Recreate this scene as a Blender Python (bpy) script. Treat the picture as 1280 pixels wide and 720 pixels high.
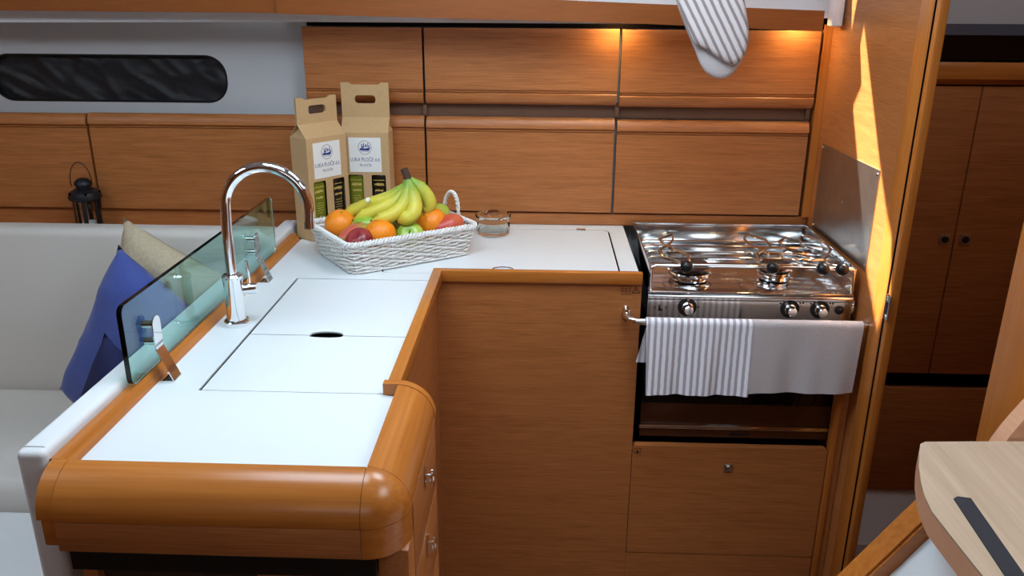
import bpy, bmesh, math, random
from mathutils import Vector, Matrix, Euler
random.seed(7)
PI = math.pi
for o in list(bpy.data.objects): bpy.data.objects.remove(o, do_unlink=True)
SC = bpy.context.scene
COL = SC.collection

# ------------------------------------------------------------------ camera, world, lights, exposure
cam = bpy.data.cameras.new('camera'); camo = bpy.data.objects.new('camera', cam); COL.objects.link(camo)
cam.sensor_fit = 'HORIZONTAL'; cam.sensor_width = 36.0; cam.lens = 36.0 * 1035.0 / 1280.0
cam.clip_start = 0.02
camo.matrix_world = Matrix(((0.999333, -0.017407, 0.032095, 0.0), (0.036055, 0.331755, -0.942676, 0.0),
                            (0.005762, 0.943205, 0.332161, 1.49), (0, 0, 0, 1)))
SC.camera = camo
W = bpy.data.worlds.new('world'); SC.world = W; W.use_nodes = True
W.node_tree.nodes['Background'].inputs[0].default_value = (0.62, 0.78, 1.0, 1)
W.node_tree.nodes['Background'].inputs[1].default_value = 1.0
SUN_DIR = Vector((0.30, -0.25, -0.92)).normalized()
sun = bpy.data.lights.new('sun', 'SUN'); suno = bpy.data.objects.new('sun', sun); COL.objects.link(suno)
sun.energy = 40.0; sun.angle = math.radians(0.6); sun.color = (1.0, 0.93, 0.8)
suno.rotation_euler = SUN_DIR.to_track_quat('-Z', 'Y').to_euler(); suno.location = (-0.2, 2.6, 3.5)
def area(name, loc, sx, sy, power, color, target=None):
    l = bpy.data.lights.new(name, 'AREA'); l.shape = 'RECTANGLE'; l.size = sx; l.size_y = sy
    l.energy = power; l.color = color
    o = bpy.data.objects.new(name, l); COL.objects.link(o); o.location = loc
    if target: o.rotation_euler = (Vector(target) - Vector(loc)).to_track_quat('-Z', 'Y').to_euler()
    return o
area('saloon_hatch_daylight', (-0.45, 1.12, 1.905), 0.46, 0.46, 5.0, (0.62, 0.82, 1.0))
area('galley_hatch_fill', (0.12, 1.40, 1.905), 0.40, 0.34, 5.0, (0.74, 0.88, 1.0))  # added hatch light, brightens the upper lockers and bulkhead
area('companionway_daylight', (0.76, 0.66, 1.905), 0.56, 0.56, 4.8, (0.80, 0.91, 1.0))
area('saloon_far_hatch_daylight', (-1.55, 0.9, 1.905), 0.5, 0.5, 4.0, (0.78, 0.90, 1.0))
area('opposite_window_fill', (-0.3, -1.22, 1.55), 1.3, 0.3, 0.5, (0.9, 0.95, 1.0), (-0.3, 2.0, 1.2))  # made-up window light behind the viewer, fills the front faces
area('aft_cabin_hatch_fill', (1.05, 1.62, 1.905), 0.3, 0.3, 0.55, (0.8, 0.9, 1.0))  # added hatch light to lift the dark aft cabin
VS = SC.view_settings
VS.view_transform = 'Standard'; VS.look = 'None'; VS.gamma = 1.0; VS.use_curve_mapping = False
VS.exposure = 0.42

# ------------------------------------------------------------------ materials
def srgb(r, g, b):
    def f(c):
        c /= 255.0
        return c / 12.92 if c <= 0.04045 else ((c + 0.055) / 1.055) ** 2.4
    return (f(r), f(g), f(b), 1.0)
MATS = {}
def base_mat(name):
    m = bpy.data.materials.new(name); m.use_nodes = True
    MATS[name] = m
    return m, m.node_tree, m.node_tree.nodes['Principled BSDF']
def plain(name, col, rough=0.5, metal=0.0, var=0.04, scale=40.0, bump=0.0, coat=0.0, trans=0.0, ior=1.45, sheen=0.0):
    m, nt, p = base_mat(name)
    p.inputs['Roughness'].default_value = rough; p.inputs['Metallic'].default_value = metal
    p.inputs['Coat Weight'].default_value = coat; p.inputs['IOR'].default_value = ior
    p.inputs['Transmission Weight'].default_value = trans
    p.inputs['Sheen Weight'].default_value = sheen
    g = nt.nodes.new('ShaderNodeNewGeometry'); n = nt.nodes.new('ShaderNodeTexNoise')
    n.inputs['Scale'].default_value = scale; n.inputs['Detail'].default_value = 4
    nt.links.new(g.outputs['Position'], n.inputs['Vector'])
    r = nt.nodes.new('ShaderNodeValToRGB')
    r.color_ramp.elements[0].position = 0.3; r.color_ramp.elements[1].position = 0.7
    r.color_ramp.elements[0].color = tuple(c * (1 - var) for c in col[:3]) + (1,)
    r.color_ramp.elements[1].color = tuple(min(1, c * (1 + var)) for c in col[:3]) + (1,)
    nt.links.new(n.outputs['Fac'], r.inputs['Fac']); nt.links.new(r.outputs['Color'], p.inputs['Base Color'])
    if bump:
        b = nt.nodes.new('ShaderNodeBump'); b.inputs['Strength'].default_value = bump; b.inputs['Distance'].default_value = 0.002
        nt.links.new(n.outputs['Fac'], b.inputs['Height']); nt.links.new(b.outputs['Normal'], p.inputs['Normal'])
    return m
def wood(name, dark, light, axis='X', rough=0.32, fine=520.0, broad=18.0, contrast=0.72, spec=0.5):
    m, nt, p = base_mat(name)
    g = nt.nodes.new('ShaderNodeNewGeometry')
    def streak(across, along, detail):
        mp = nt.nodes.new('ShaderNodeMapping')
        s = [across] * 3; s['XYZ'.index(axis)] = along
        mp.inputs['Scale'].default_value = s
        n = nt.nodes.new('ShaderNodeTexNoise'); n.inputs['Scale'].default_value = 1.0
        n.inputs['Detail'].default_value = detail; n.inputs['Roughness'].default_value = 0.6
        nt.links.new(g.outputs['Position'], mp.inputs['Vector']); nt.links.new(mp.outputs['Vector'], n.inputs['Vector'])
        return n
    a = streak(fine, fine * 0.028, 3.0); b = streak(broad * 4, broad * 0.25, 2.0)
    mx = nt.nodes.new('ShaderNodeMix'); mx.data_type = 'FLOAT'; mx.inputs['Factor'].default_value = 0.3
    nt.links.new(a.outputs['Fac'], mx.inputs['A']); nt.links.new(b.outputs['Fac'], mx.inputs['B'])
    r = nt.nodes.new('ShaderNodeValToRGB')
    r.color_ramp.elements[0].position = 0.5 - 0.17 / contrast; r.color_ramp.elements[1].position = 0.5 + 0.17 / contrast
    r.color_ramp.elements[0].color = dark; r.color_ramp.elements[1].color = light
    nt.links.new(mx.outputs['Result'], r.inputs['Fac']); nt.links.new(r.outputs['Color'], p.inputs['Base Color'])
    p.inputs['Roughness'].default_value = rough; p.inputs['Specular IOR Level'].default_value = spec
    bp = nt.nodes.new('ShaderNodeBump'); bp.inputs['Strength'].default_value = 0.08; bp.inputs['Distance'].default_value = 0.001
    nt.links.new(a.outputs['Fac'], bp.inputs['Height']); nt.links.new(bp.outputs['Normal'], p.inputs['Normal'])
    return m
def striped(name, ca, cb, period, duty, direction=(1, 0, 0), bump=0.3):
    m, nt, p = base_mat(name)
    tc = nt.nodes.new('ShaderNodeTexCoord')
    d = nt.nodes.new('ShaderNodeVectorMath'); d.operation = 'DOT_PRODUCT'; d.inputs[1].default_value = direction
    nt.links.new(tc.outputs['Object'], d.inputs[0])
    n0 = nt.nodes.new('ShaderNodeTexNoise'); n0.inputs['Scale'].default_value = 60; nt.links.new(tc.outputs['Object'], n0.inputs['Vector'])
    ad = nt.nodes.new('ShaderNodeMath'); ad.operation = 'MULTIPLY_ADD'; ad.inputs[1].default_value = 0.0022
    nt.links.new(n0.outputs['Fac'], ad.inputs[0]); nt.links.new(d.outputs['Value'], ad.inputs[2])
    dv = nt.nodes.new('ShaderNodeMath'); dv.operation = 'DIVIDE'; dv.inputs[1].default_value = period
    nt.links.new(ad.outputs[0], dv.inputs[0])
    fr = nt.nodes.new('ShaderNodeMath'); fr.operation = 'FRACT'; nt.links.new(dv.outputs[0], fr.inputs[0])
    r = nt.nodes.new('ShaderNodeValToRGB'); r.color_ramp.interpolation = 'LINEAR'
    e = r.color_ramp.elements
    e[0].position = 0.0; e[0].color = ca; e[1].position = 1.0; e[1].color = ca
    for ps, c in ((duty - 0.06, ca), (duty + 0.06, cb), (0.9, cb)):
        x = e.new(ps); x.color = c
    nt.links.new(fr.outputs[0], r.inputs['Fac']); nt.links.new(r.outputs['Color'], p.inputs['Base Color'])
    p.inputs['Roughness'].default_value = 0.9
    n = nt.nodes.new('ShaderNodeTexNoise'); n.inputs['Scale'].default_value = 900; nt.links.new(tc.outputs['Object'], n.inputs['Vector'])
    b = nt.nodes.new('ShaderNodeBump'); b.inputs['Strength'].default_value = bump; b.inputs['Distance'].default_value = 0.0008
    nt.links.new(n.outputs['Fac'], b.inputs['Height']); nt.links.new(b.outputs['Normal'], p.inputs['Normal'])
    return m
def two_tone(name, ca, cb, scale, rough=0.4, pos=(0.4, 0.6), stretch=(1, 1, 1)):
    m, nt, p = base_mat(name)
    tc = nt.nodes.new('ShaderNodeTexCoord'); mp = nt.nodes.new('ShaderNodeMapping'); mp.inputs['Scale'].default_value = stretch
    n = nt.nodes.new('ShaderNodeTexNoise'); n.inputs['Scale'].default_value = scale; n.inputs['Detail'].default_value = 3
    nt.links.new(tc.outputs['Object'], mp.inputs['Vector']); nt.links.new(mp.outputs['Vector'], n.inputs['Vector'])
    r = nt.nodes.new('ShaderNodeValToRGB'); r.color_ramp.elements[0].position = pos[0]; r.color_ramp.elements[1].position = pos[1]
    r.color_ramp.elements[0].color = ca; r.color_ramp.elements[1].color = cb
    nt.links.new(n.outputs['Fac'], r.inputs['Fac']); nt.links.new(r.outputs['Color'], p.inputs['Base Color'])
    p.inputs['Roughness'].default_value = rough
    return m
WD, WL = srgb(144, 82, 37), srgb(198, 126, 70)
panel_x = wood('teak_panel_grain_x', WD, WL, 'X', rough=0.43)
panel_y = wood('teak_panel_grain_y', WD, WL, 'Y', rough=0.43)
solid_x = wood('solid_teak_grain_x', srgb(172, 98, 36), srgb(198, 122, 52), 'X', rough=0.26, fine=120, contrast=0.8)
solid_y = wood('solid_teak_grain_y', srgb(172, 98, 36), srgb(198, 122, 52), 'Y', rough=0.26, fine=120, contrast=0.8)
solid_z = wood('solid_teak_grain_z', srgb(172, 98, 36), srgb(198, 122, 52), 'Z', rough=0.3, fine=120, contrast=0.8)
fascia_m = wood('brown_teak_fascia', srgb(136, 74, 32), srgb(164, 94, 44), 'X', rough=0.3)
recess = wood('walnut_recess', srgb(92, 62, 44), srgb(110, 76, 56), 'X', rough=0.5)
tread_wood = wood('pale_tread_wood', srgb(164, 140, 116), srgb(196, 172, 148), 'Y', rough=0.4, fine=90, broad=12)
tread_edge = wood('pale_tread_edge', srgb(205, 150, 115), srgb(222, 170, 135), 'Y', rough=0.4)
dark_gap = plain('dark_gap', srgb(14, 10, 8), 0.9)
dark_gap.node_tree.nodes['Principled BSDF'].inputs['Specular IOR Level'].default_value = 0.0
white_top = plain('white_laminate', srgb(226, 229, 230), 0.28, var=0.012, scale=300)
white_vinyl = plain('white_vinyl', srgb(226, 226, 226), 0.5, var=0.02, scale=500, bump=0.08)
settee_vinyl = plain('cream_vinyl', srgb(214, 208, 200), 0.55, var=0.02, scale=600, bump=0.1)
hull_vinyl = plain('pale_grey_lining', srgb(188, 187, 188), 0.7, var=0.02, scale=400, bump=0.05)
white_paint = plain('white_paint', srgb(225, 226, 228), 0.5, var=0.015)
chrome = plain('chrome', (0.86, 0.87, 0.88, 1), 0.06, 1.0, var=0.01)
steel = plain('polished_steel', (0.70, 0.70, 0.70, 1), 0.14, 1.0, var=0.03, scale=90)
steel_dull = plain('brushed_steel', (0.50, 0.49, 0.48, 1), 0.34, 1.0, var=0.08, scale=30)
brass_wire = plain('heat_tinted_wire', (0.62, 0.50, 0.36, 1), 0.22, 1.0, var=0.2, scale=30)
black_plastic = plain('black_plastic', srgb(20, 20, 22), 0.35)
black_gloss = plain('black_glass', srgb(10, 9, 9), 0.06, var=0.0)
oven_glass = plain('brown_reflection_glass', srgb(74, 40, 22), 0.10, var=0.05)  # brown base colour paints in the wood reflected by the glass
burner_dark = plain('burnt_brown_cap', srgb(70, 44, 34), 0.35, 0.6, var=0.2)
blind_mat = plain('black_blind_cloth', srgb(20, 20, 25), 0.5, var=0.2, scale=12, bump=0.1, sheen=0.1)
lantern_mat = plain('black_lantern_metal', srgb(34, 33, 38), 0.4, 0.3)
blue_cloth = plain('blue_cotton', srgb(64, 80, 150), 0.9, var=0.08, scale=250, bump=0.3, sheen=0.2)
shaded_blue_cloth = plain('shaded_blue_cotton', srgb(30, 34, 74), 0.95, var=0.06, scale=250, bump=0.3)  # shade on a blue cushion, put into the cloth colour
beige_cloth = plain('beige_linen', srgb(192, 176, 148), 0.9, var=0.1, scale=120, bump=0.4)
grey_cloth = plain('grey_linen', srgb(192, 184, 184), 0.95, var=0.05, scale=350, bump=0.4)
kraft = plain('kraft_card', srgb(198, 162, 116), 0.75, var=0.04, scale=150)
kraft_dark = plain('kraft_card_inside', srgb(120, 92, 62), 0.8)
paper = plain('white_label_paper', srgb(236, 234, 230), 0.6, var=0.01)
ink = plain('blue_ink', srgb(62, 78, 130), 0.6, var=0.0)
ink_dark = plain('dark_blue_ink', srgb(36, 60, 130), 0.6, var=0.0)
gold = plain('gold_print', srgb(212, 186, 96), 0.45, var=0.05)
print_dark = plain('dark_wood_print', srgb(74, 38, 18), 0.5)
olive = plain('olive_oil_bottle', srgb(112, 118, 30), 0.15, var=0.1, scale=30, coat=0.4)
blackbottle = plain('black_bottle', srgb(26, 20, 16), 0.15, coat=0.4)
wicker = plain('white_wicker', srgb(232, 230, 226), 0.6, var=0.05, scale=120)
orange_m = plain('orange_peel', srgb(246, 140, 26), 0.4, var=0.06, scale=200, bump=0.35)
apple_g = two_tone('green_apple_skin', srgb(150, 184, 60), srgb(186, 204, 90), 25, 0.3)
apple_r = two_tone('dark_red_apple_skin', srgb(128, 30, 42), srgb(160, 62, 60), 40, 0.3)
mango_m = two_tone('blushed_mango_skin', srgb(206, 92, 74), srgb(150, 160, 60), 14, 0.35, (0.42, 0.62))
mango_r = two_tone('red_mango_skin', srgb(198, 66, 50), srgb(210, 110, 70), 18, 0.35)
pear_m = two_tone('yellow_green_skin', srgb(158, 180, 58), srgb(190, 192, 84), 30, 0.35)
HUB = (-0.303, 1.842, 1.098)
banana_m, bnt, bp_ = base_mat('banana_skin')
bg_ = bnt.nodes.new('ShaderNodeNewGeometry'); bd_ = bnt.nodes.new('ShaderNodeVectorMath'); bd_.operation = 'DISTANCE'; bd_.inputs[1].default_value = HUB
bn_ = bnt.nodes.new('ShaderNodeTexNoise'); bn_.inputs['Scale'].default_value = 60; bnt.links.new(bg_.outputs['Position'], bn_.inputs['Vector'])
ba_ = bnt.nodes.new('ShaderNodeMath'); ba_.operation = 'MULTIPLY_ADD'; ba_.inputs[1].default_value = 0.03
bnt.links.new(bg_.outputs['Position'], bd_.inputs[0]); bnt.links.new(bn_.outputs['Fac'], ba_.inputs[0]); bnt.links.new(bd_.outputs['Value'], ba_.inputs[2])
br_ = bnt.nodes.new('ShaderNodeValToRGB'); br_.color_ramp.elements[0].position = 0.03; br_.color_ramp.elements[0].color = srgb(128, 164, 56)
br_.color_ramp.elements[1].position = 0.19; br_.color_ramp.elements[1].color = srgb(214, 196, 60)
be_ = br_.color_ramp.elements.new(0.085); be_.color = srgb(216, 204, 74)
bnt.links.new(ba_.outputs[0], br_.inputs['Fac']); bnt.links.new(br_.outputs['Color'], bp_.inputs['Base Color']); bp_.inputs['Roughness'].default_value = 0.45
banana_g = plain('banana_green_neck', srgb(128, 160, 56), 0.5, var=0.1)
banana_stem = plain('banana_brown_stem', srgb(78, 56, 44), 0.8, var=0.2)
stem_m = plain('apple_stem', srgb(70, 54, 34), 0.8)
rubber_strip = plain('black_anti_slip', srgb(48, 46, 52), 0.9, var=0.2, scale=1500, bump=0.5)
towel_stripe = striped('striped_towel_cloth', srgb(244, 244, 250), srgb(178, 170, 178), 0.0138, 0.5, (1, 0, 0))
mitt_stripe = striped('striped_mitt_cloth', srgb(212, 204, 204), srgb(146, 132, 130), 0.0142, 0.55, (0.86, 0, 0.5))
def glass_mat(name, col, ior=1.45, rough=0.0):
    m, nt, p = base_mat(name)
    p.inputs['Base Color'].default_value = col; p.inputs['Roughness'].default_value = rough
    p.inputs['Transmission Weight'].default_value = 1.0; p.inputs['IOR'].default_value = ior
    return m
green_glass = glass_mat('green_tinted_glass', (0.50, 0.81, 0.75, 1))
clear_glass = glass_mat('clear_glass', (0.97, 0.99, 0.95, 1), 1.3)
lamp_m, lnt, lp = base_mat('warm_lamp_lens')
lp.inputs['Emission Color'].default_value = (1.0, 0.72, 0.38, 1); lp.inputs['Emission Strength'].default_value = 3.0
hatch_m, hnt, hp = base_mat('sky_lit_acrylic')
hp.inputs['Emission Color'].default_value = (0.78, 0.9, 1.0, 1); hp.inputs['Emission Strength'].default_value = 1.5
floor_m = wood('dark_teak_floor', srgb(92, 62, 40), srgb(116, 80, 54), 'X', rough=0.35)

# ------------------------------------------------------------------ mesh helpers
class B:
    def __init__(s): s.bm = bmesh.new()
    def box(s, x0, x1, y0, y1, z0, z1, bev=0.0, seg=2, mat=None):
        t = bmesh.new(); bmesh.ops.create_cube(t, size=1)
        for v in t.verts:
            v.co = Vector(((x0 + x1) / 2 + v.co.x * (x1 - x0), (y0 + y1) / 2 + v.co.y * (y1 - y0), (z0 + z1) / 2 + v.co.z * (z1 - z0)))
        if bev:
            bmesh.ops.bevel(t, geom=list(t.edges), offset=bev, segments=seg, profile=0.5, affect='EDGES')
        return s.merge(t, mat)
    def merge(s, t, mat=None):
        if mat is not None: bmesh.ops.transform(t, matrix=mat, verts=t.verts)
        me = bpy.data.meshes.new('tmp'); t.to_mesh(me); t.free(); s.bm.from_mesh(me); bpy.data.meshes.remove(me)
        return s
    def faces(s, verts, faces, mat=None):
        t = bmesh.new(); vs = [t.verts.new(v) for v in verts]
        for f in faces:
            try: t.faces.new([vs[i] for i in f])
            except ValueError: pass
        bmesh.ops.recalc_face_normals(t, faces=t.faces)
        return s.merge(t, mat)
    def tube(s, pts, r, seg=10, closed=False, squash=1.0):
        pts = [Vector(p) for p in pts]; n = len(pts)
        rs = r if isinstance(r, (list, tuple)) else [r] * n
        tang = []
        for i in range(n):
            if closed: d = pts[(i + 1) % n] - pts[i - 1]
            else: d = pts[min(i + 1, n - 1)] - pts[max(i - 1, 0)]
            tang.append(d.normalized())
        up = Vector((0, 0, 1)) if abs(tang[0].z) < 0.9 else Vector((1, 0, 0))
        nrm = (up - tang[0] * up.dot(tang[0])).normalized()
        vs = []; fs = []
        for i in range(n):
            nrm = (nrm - tang[i] * nrm.dot(tang[i]))
            nrm = nrm.normalized() if nrm.length > 1e-6 else tang[i].orthogonal().normalized()
            bi = tang[i].cross(nrm)
            for k in range(seg):
                a = 2 * PI * k / seg
                vs.append(pts[i] + (nrm * math.cos(a) + bi * math.sin(a) * squash) * rs[i])
        m = n if closed else n - 1
        for i in range(m):
            j = (i + 1) % n
            for k in range(seg):
                l = (k + 1) % seg
                fs.append((i * seg + k, i * seg + l, j * seg + l, j * seg + k))
        if not closed:
            fs.append(tuple(range(seg))[::-1]); fs.append(tuple((n - 1) * seg + k for k in range(seg)))
        return s.faces(vs, fs)
    def lathe(s, prof, seg=24, mat=None, closed=True):
        vs = []; fs = []; n = len(prof)
        for r, z in prof:
            for k in range(seg):
                a = 2 * PI * k / seg; vs.append((r * math.cos(a), r * math.sin(a), z))
        for i in range(n - 1):
            for k in range(seg):
                l = (k + 1) % seg
                fs.append((i * seg + k, i * seg + l, (i + 1) * seg + l, (i + 1) * seg + k))
        if closed:
            fs.append(tuple(range(seg))); fs.append(tuple((n - 1) * seg + k for k in range(seg)))
        t = bmesh.new(); vv = [t.verts.new(v) for v in vs]
        for f in fs: t.faces.new([vv[i] for i in f])
        bmesh.ops.remove_doubles(t, verts=t.verts, dist=1e-6)
        bmesh.ops.recalc_face_normals(t, faces=t.faces)
        return s.merge(t, mat)
    def cyl(s, a, b, r, seg=16, r2=None):
        a = Vector(a); b = Vector(b); q = (b - a).to_track_quat('Z', 'Y').to_matrix().to_4x4()
        L = (b - a).length; r2 = r if r2 is None else r2
        return s.lathe([(r, 0), (r2, L)], seg, Matrix.Translation(a) @ q)
    def sphere(s, c, r, seg=20, scale=(1, 1, 1)):
        t = bmesh.new(); bmesh.ops.create_uvsphere(t, u_segments=seg, v_segments=max(8, seg // 2), radius=r)
        return s.merge(t, Matrix.Translation(Vector(c)) @ Matrix.Diagonal((*scale, 1)))
    def extr(s, prof, axis, a0, a1):
        """profile of 2-D points swept straight along one axis (X: (y,z), Y: (x,z), Z: (x,y))"""
        def P(u, v, a): return {'X': (a, u, v), 'Y': (u, a, v), 'Z': (u, v, a)}[axis]
        n = len(prof); vs = [P(u, v, a0) for u, v in prof] + [P(u, v, a1) for u, v in prof]
        fs = [(i, (i + 1) % n, n + (i + 1) % n, n + i) for i in range(n)] + [tuple(range(n))[::-1], tuple(range(n, 2 * n))]
        return s.faces(vs, fs)
    def plate(s, outer, holes, h0, h1, fn=None):
        """flat plate with holes; outline points (u,v), thickness h0..h1; fn maps (u,v,h) to xyz"""
        fn = fn or (lambda u, v, h: (u, v, h))
        t = bmesh.new(); edges = []
        for loop in [outer] + list(holes):
            vv = [t.verts.new((u, v, 0)) for u, v in loop]
            for i in range(len(vv)): edges.append(t.edges.new((vv[i], vv[(i + 1) % len(vv)])))
        bmesh.ops.triangle_fill(t, use_beauty=True, use_dissolve=False, edges=edges)
        r = bmesh.ops.extrude_face_region(t, geom=list(t.faces))
        up = {v for v in r['geom'] if isinstance(v, bmesh.types.BMVert)}
        for v in t.verts: v.co.z = h1 if v in up else h0
        for v in t.verts: v.co = Vector(fn(*v.co))
        bmesh.ops.recalc_face_normals(t, faces=t.faces)
        return s.merge(t)
    def grid(s, nu, nv, fn, wrap_u=False):
        vs = [fn(i / (nu if wrap_u else nu - 1), j / (nv - 1)) for j in range(nv) for i in range(nu)]
        fs = []
        for j in range(nv - 1):
            for i in range(nu if wrap_u else nu - 1):
                k = (i + 1) % nu
                fs.append((j * nu + i, j * nu + k, (j + 1) * nu + k, (j + 1) * nu + i))
        return s.faces(vs, fs)
def rrect(u0, u1, v0, v1, r, seg=6):
    out = []
    for cx, cy, a0 in ((u1 - r, v1 - r, 0), (u0 + r, v1 - r, 90), (u0 + r, v0 + r, 180), (u1 - r, v0 + r, 270)):
        for i in range(seg + 1):
            a = math.radians(a0 + 90 * i / seg); out.append((cx + r * math.cos(a), cy + r * math.sin(a)))
    return out
WORLD = {}
def obj(name, b, mat, parent=None, smooth=None, place=None):
    """link a builder as ONE mesh; its origin goes to its base centre. Geometry is in world space unless `place`
    (then it is local to the parent)."""
    bm = b.bm; me = bpy.data.meshes.new(name)
    xs = [v.co for v in bm.verts]
    lo = Vector((min(v.x for v in xs), min(v.y for v in xs), min(v.z for v in xs)))
    hi = Vector((max(v.x for v in xs), max(v.y for v in xs), max(v.z for v in xs)))
    c = Vector(((lo.x + hi.x) / 2, (lo.y + hi.y) / 2, lo.z))
    for v in bm.verts: v.co -= c
    ang = math.radians(35 if smooth is None else smooth)
    for e in bm.edges:
        if len(e.link_faces) == 2 and e.calc_face_angle(0) > ang: e.smooth = False
    for f in bm.faces: f.smooth = smooth != 0
    bm.to_mesh(me); bm.free(); me.materials.append(mat)
    o = bpy.data.objects.new(name, me); COL.objects.link(o)
    if parent is not None:
        o.parent = parent
        o.location = c if place else c - WORLD.get(parent.name, Vector((0, 0, 0)))
        WORLD[o.name] = c + (WORLD.get(parent.name, Vector((0, 0, 0))) if place else Vector((0, 0, 0)))
    else:
        o.location = c; WORLD[o.name] = c.copy()
    return o
def thing(name, label, cat, loc=(0, 0, 0), rotz=0.0, group=None):
    o = bpy.data.objects.new(name, None); COL.objects.link(o); o.empty_display_size = 0.02
    o.location = loc; o.rotation_euler = (0, 0, rotz); WORLD[o.name] = Vector(loc)
    return tag(o, label, cat, group)
def tag(o, label, cat, group=None):
    o['label'] = label; o['category'] = cat
    if group: o['group'] = group
    return o
def struct(name, b, mat, label=None, smooth=None):
    o = obj(name, b, mat, None, smooth); o['kind'] = 'structure'
    if label: o['label'] = label
    return o
def text_mesh(body, size, mat, M):
    cu = bpy.data.curves.new('text', 'FONT'); cu.body = body; cu.size = size; cu.align_x = 'CENTER'; cu.extrude = 0.0001
    cu.resolution_u = 2
    to = bpy.data.objects.new('text', cu); COL.objects.link(to)
    dg = bpy.context.evaluated_depsgraph_get(); dg.update()
    me = bpy.data.meshes.new_from_object(to.evaluated_get(dg))
    bpy.data.objects.remove(to, do_unlink=True); bpy.data.curves.remove(cu)
    b = B(); t = bmesh.new(); t.from_mesh(me); bpy.data.meshes.remove(me); b.merge(t, M)
    return b

# ================================================================== the setting
CEIL = 1.93
def to_ceiling(Y, Z, X=0.70):
    k = (CEIL - Z) / -SUN_DIR.z
    return (X - SUN_DIR.x * k, Y - SUN_DIR.y * k)
sun_slot1 = [to_ceiling(*p) for p in ((1.922, 1.434), (1.769, 1.227), (1.714, 1.153), (1.656, 1.083), (1.600, 1.030), (1.570, 0.93), (1.600, 0.84),
        (1.693, 0.925), (1.711, 0.946), (1.796, 1.075), (1.87, 1.185), (1.92, 1.257), (1.886, 1.308), (1.928, 1.39))]  # made-up ceiling slot, shaped to cast the sun patch on the bulkhead
sun_slot2 = [to_ceiling(*p) for p in ((1.995, 1.42), (1.985, 1.487), (1.975, 1.56), (2.02, 1.56), (2.018, 1.487))]  # second made-up slot, for the upper sun streak
hatches = [(-0.68, -0.22, 0.89, 1.35), (0.48, 1.04, 0.38, 0.94), (-1.80, -1.30, 0.65, 1.15), (0.90, 1.20, 1.47, 1.77), (-0.08, 0.32, 1.23, 1.57)]  # unseen hatches; the galley and aft cabin ones are added as fill
hh = [rrect(a - 0.015, b_ + 0.015, c - 0.015, d + 0.015, 0.05, 4) for a, b_, c, d in hatches]
struct('floor', B().box(-2.4, 1.8, -1.3, 2.3, -0.05, 0.0), floor_m)
ceiling = struct('ceiling', B().plate([(-2.4, -1.3), (1.8, -1.3), (1.8, 2.3), (-2.4, 2.3)], [sun_slot1, sun_slot2], CEIL, CEIL + 0.003), white_paint, smooth=0)
for i, (a, b_, c, d) in enumerate(hatches):
    w = struct('window_%d' % (2, 3, 4, 6, 7)[i], B().plate(rrect(a - 0.04, b_ + 0.04, c - 0.04, d + 0.04, 0.06, 5), [rrect(a, b_, c, d, 0.04, 5)], CEIL - 0.022, CEIL), black_plastic, 'unseen ceiling hatch frame')
    obj('pane', B().plate(rrect(a, b_, c, d, 0.04, 5), [], CEIL - 0.012, CEIL - 0.002), hatch_m, w)
# hull side: pale lining with the black-blinded port, plus outer walls
def yz(Y): return lambda u, v, h: (u, Y + h, v)
win = rrect(-1.43, -0.813, 1.226, 1.342, 0.052, 8)
hull = struct('wall_back', B().plate([(-2.4, 0.0), (1.8, 0.0), (1.8, 1.95), (-2.4, 1.95)], [win], 0.0, 0.03, yz(2.165)), hull_vinyl, smooth=0)
from mathutils import noise
def blind(u, v):
    x = -1.44 + 0.64 * u; z = 1.22 + 0.128 * v
    q = Vector((u * 7 + v * 1.5, v * 1.2 - u * 1.0, 3.0))
    f = 1 - abs(noise.noise(q)) * 2; g = 1 - abs(noise.noise(q * 2.1 + Vector((5, 2, 1)))) * 2
    return (x, 2.184 - 0.007 * f ** 3 - 0.003 * g, z)
w1 = struct('window_1', B().plate(rrect(-1.432, -0.811, 1.224, 1.344, 0.053, 8), [rrect(-1.428, -0.815, 1.228, 1.340, 0.051, 8)], -0.001, 0.02, yz(2.165)), black_plastic, 'long rounded hull port closed by a black cloth blind')
obj('blind', B().grid(90, 24, blind), blind_mat, w1)
obj('pane', B().box(-1.44, -0.79, 2.196, 2.2, 1.21, 1.36), black_gloss, w1)
struct('wall_outer_hull', B().box(-2.4, 1.8, 2.24, 2.3, 0.0, 1.95), white_paint)
struct('wall_left', B().box(-2.45, -2.4, -1.3, 2.3, 0.0, 1.95), wood('teak_far', WD, WL, 'Y'))
struct('wall_front', B().plate([(-2.4, 0), (1.8, 0), (1.8, 1.95), (-2.4, 1.95)], [rrect(-0.95, 0.35, 1.40, 1.70, 0.1)], 0, 0.03, yz(-1.33)), panel_x, smooth=0)
w5 = struct('window_5', B().plate(rrect(-0.97, 0.37, 1.38, 1.72, 0.11), [rrect(-0.94, 0.34, 1.41, 1.69, 0.1)], 0, 0.045, yz(-1.335)), black_plastic, 'unseen cabin window behind the viewer, added for fill light')
obj('pane', B().plate(rrect(-0.95, 0.35, 1.40, 1.70, 0.1), [], 0, 0.004, yz(-1.32)), hatch_m, w5)
struct('wall_cabin_end', B().box(1.8, 1.85, -1.3, 2.3, 0.0, 1.95), white_paint)
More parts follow.
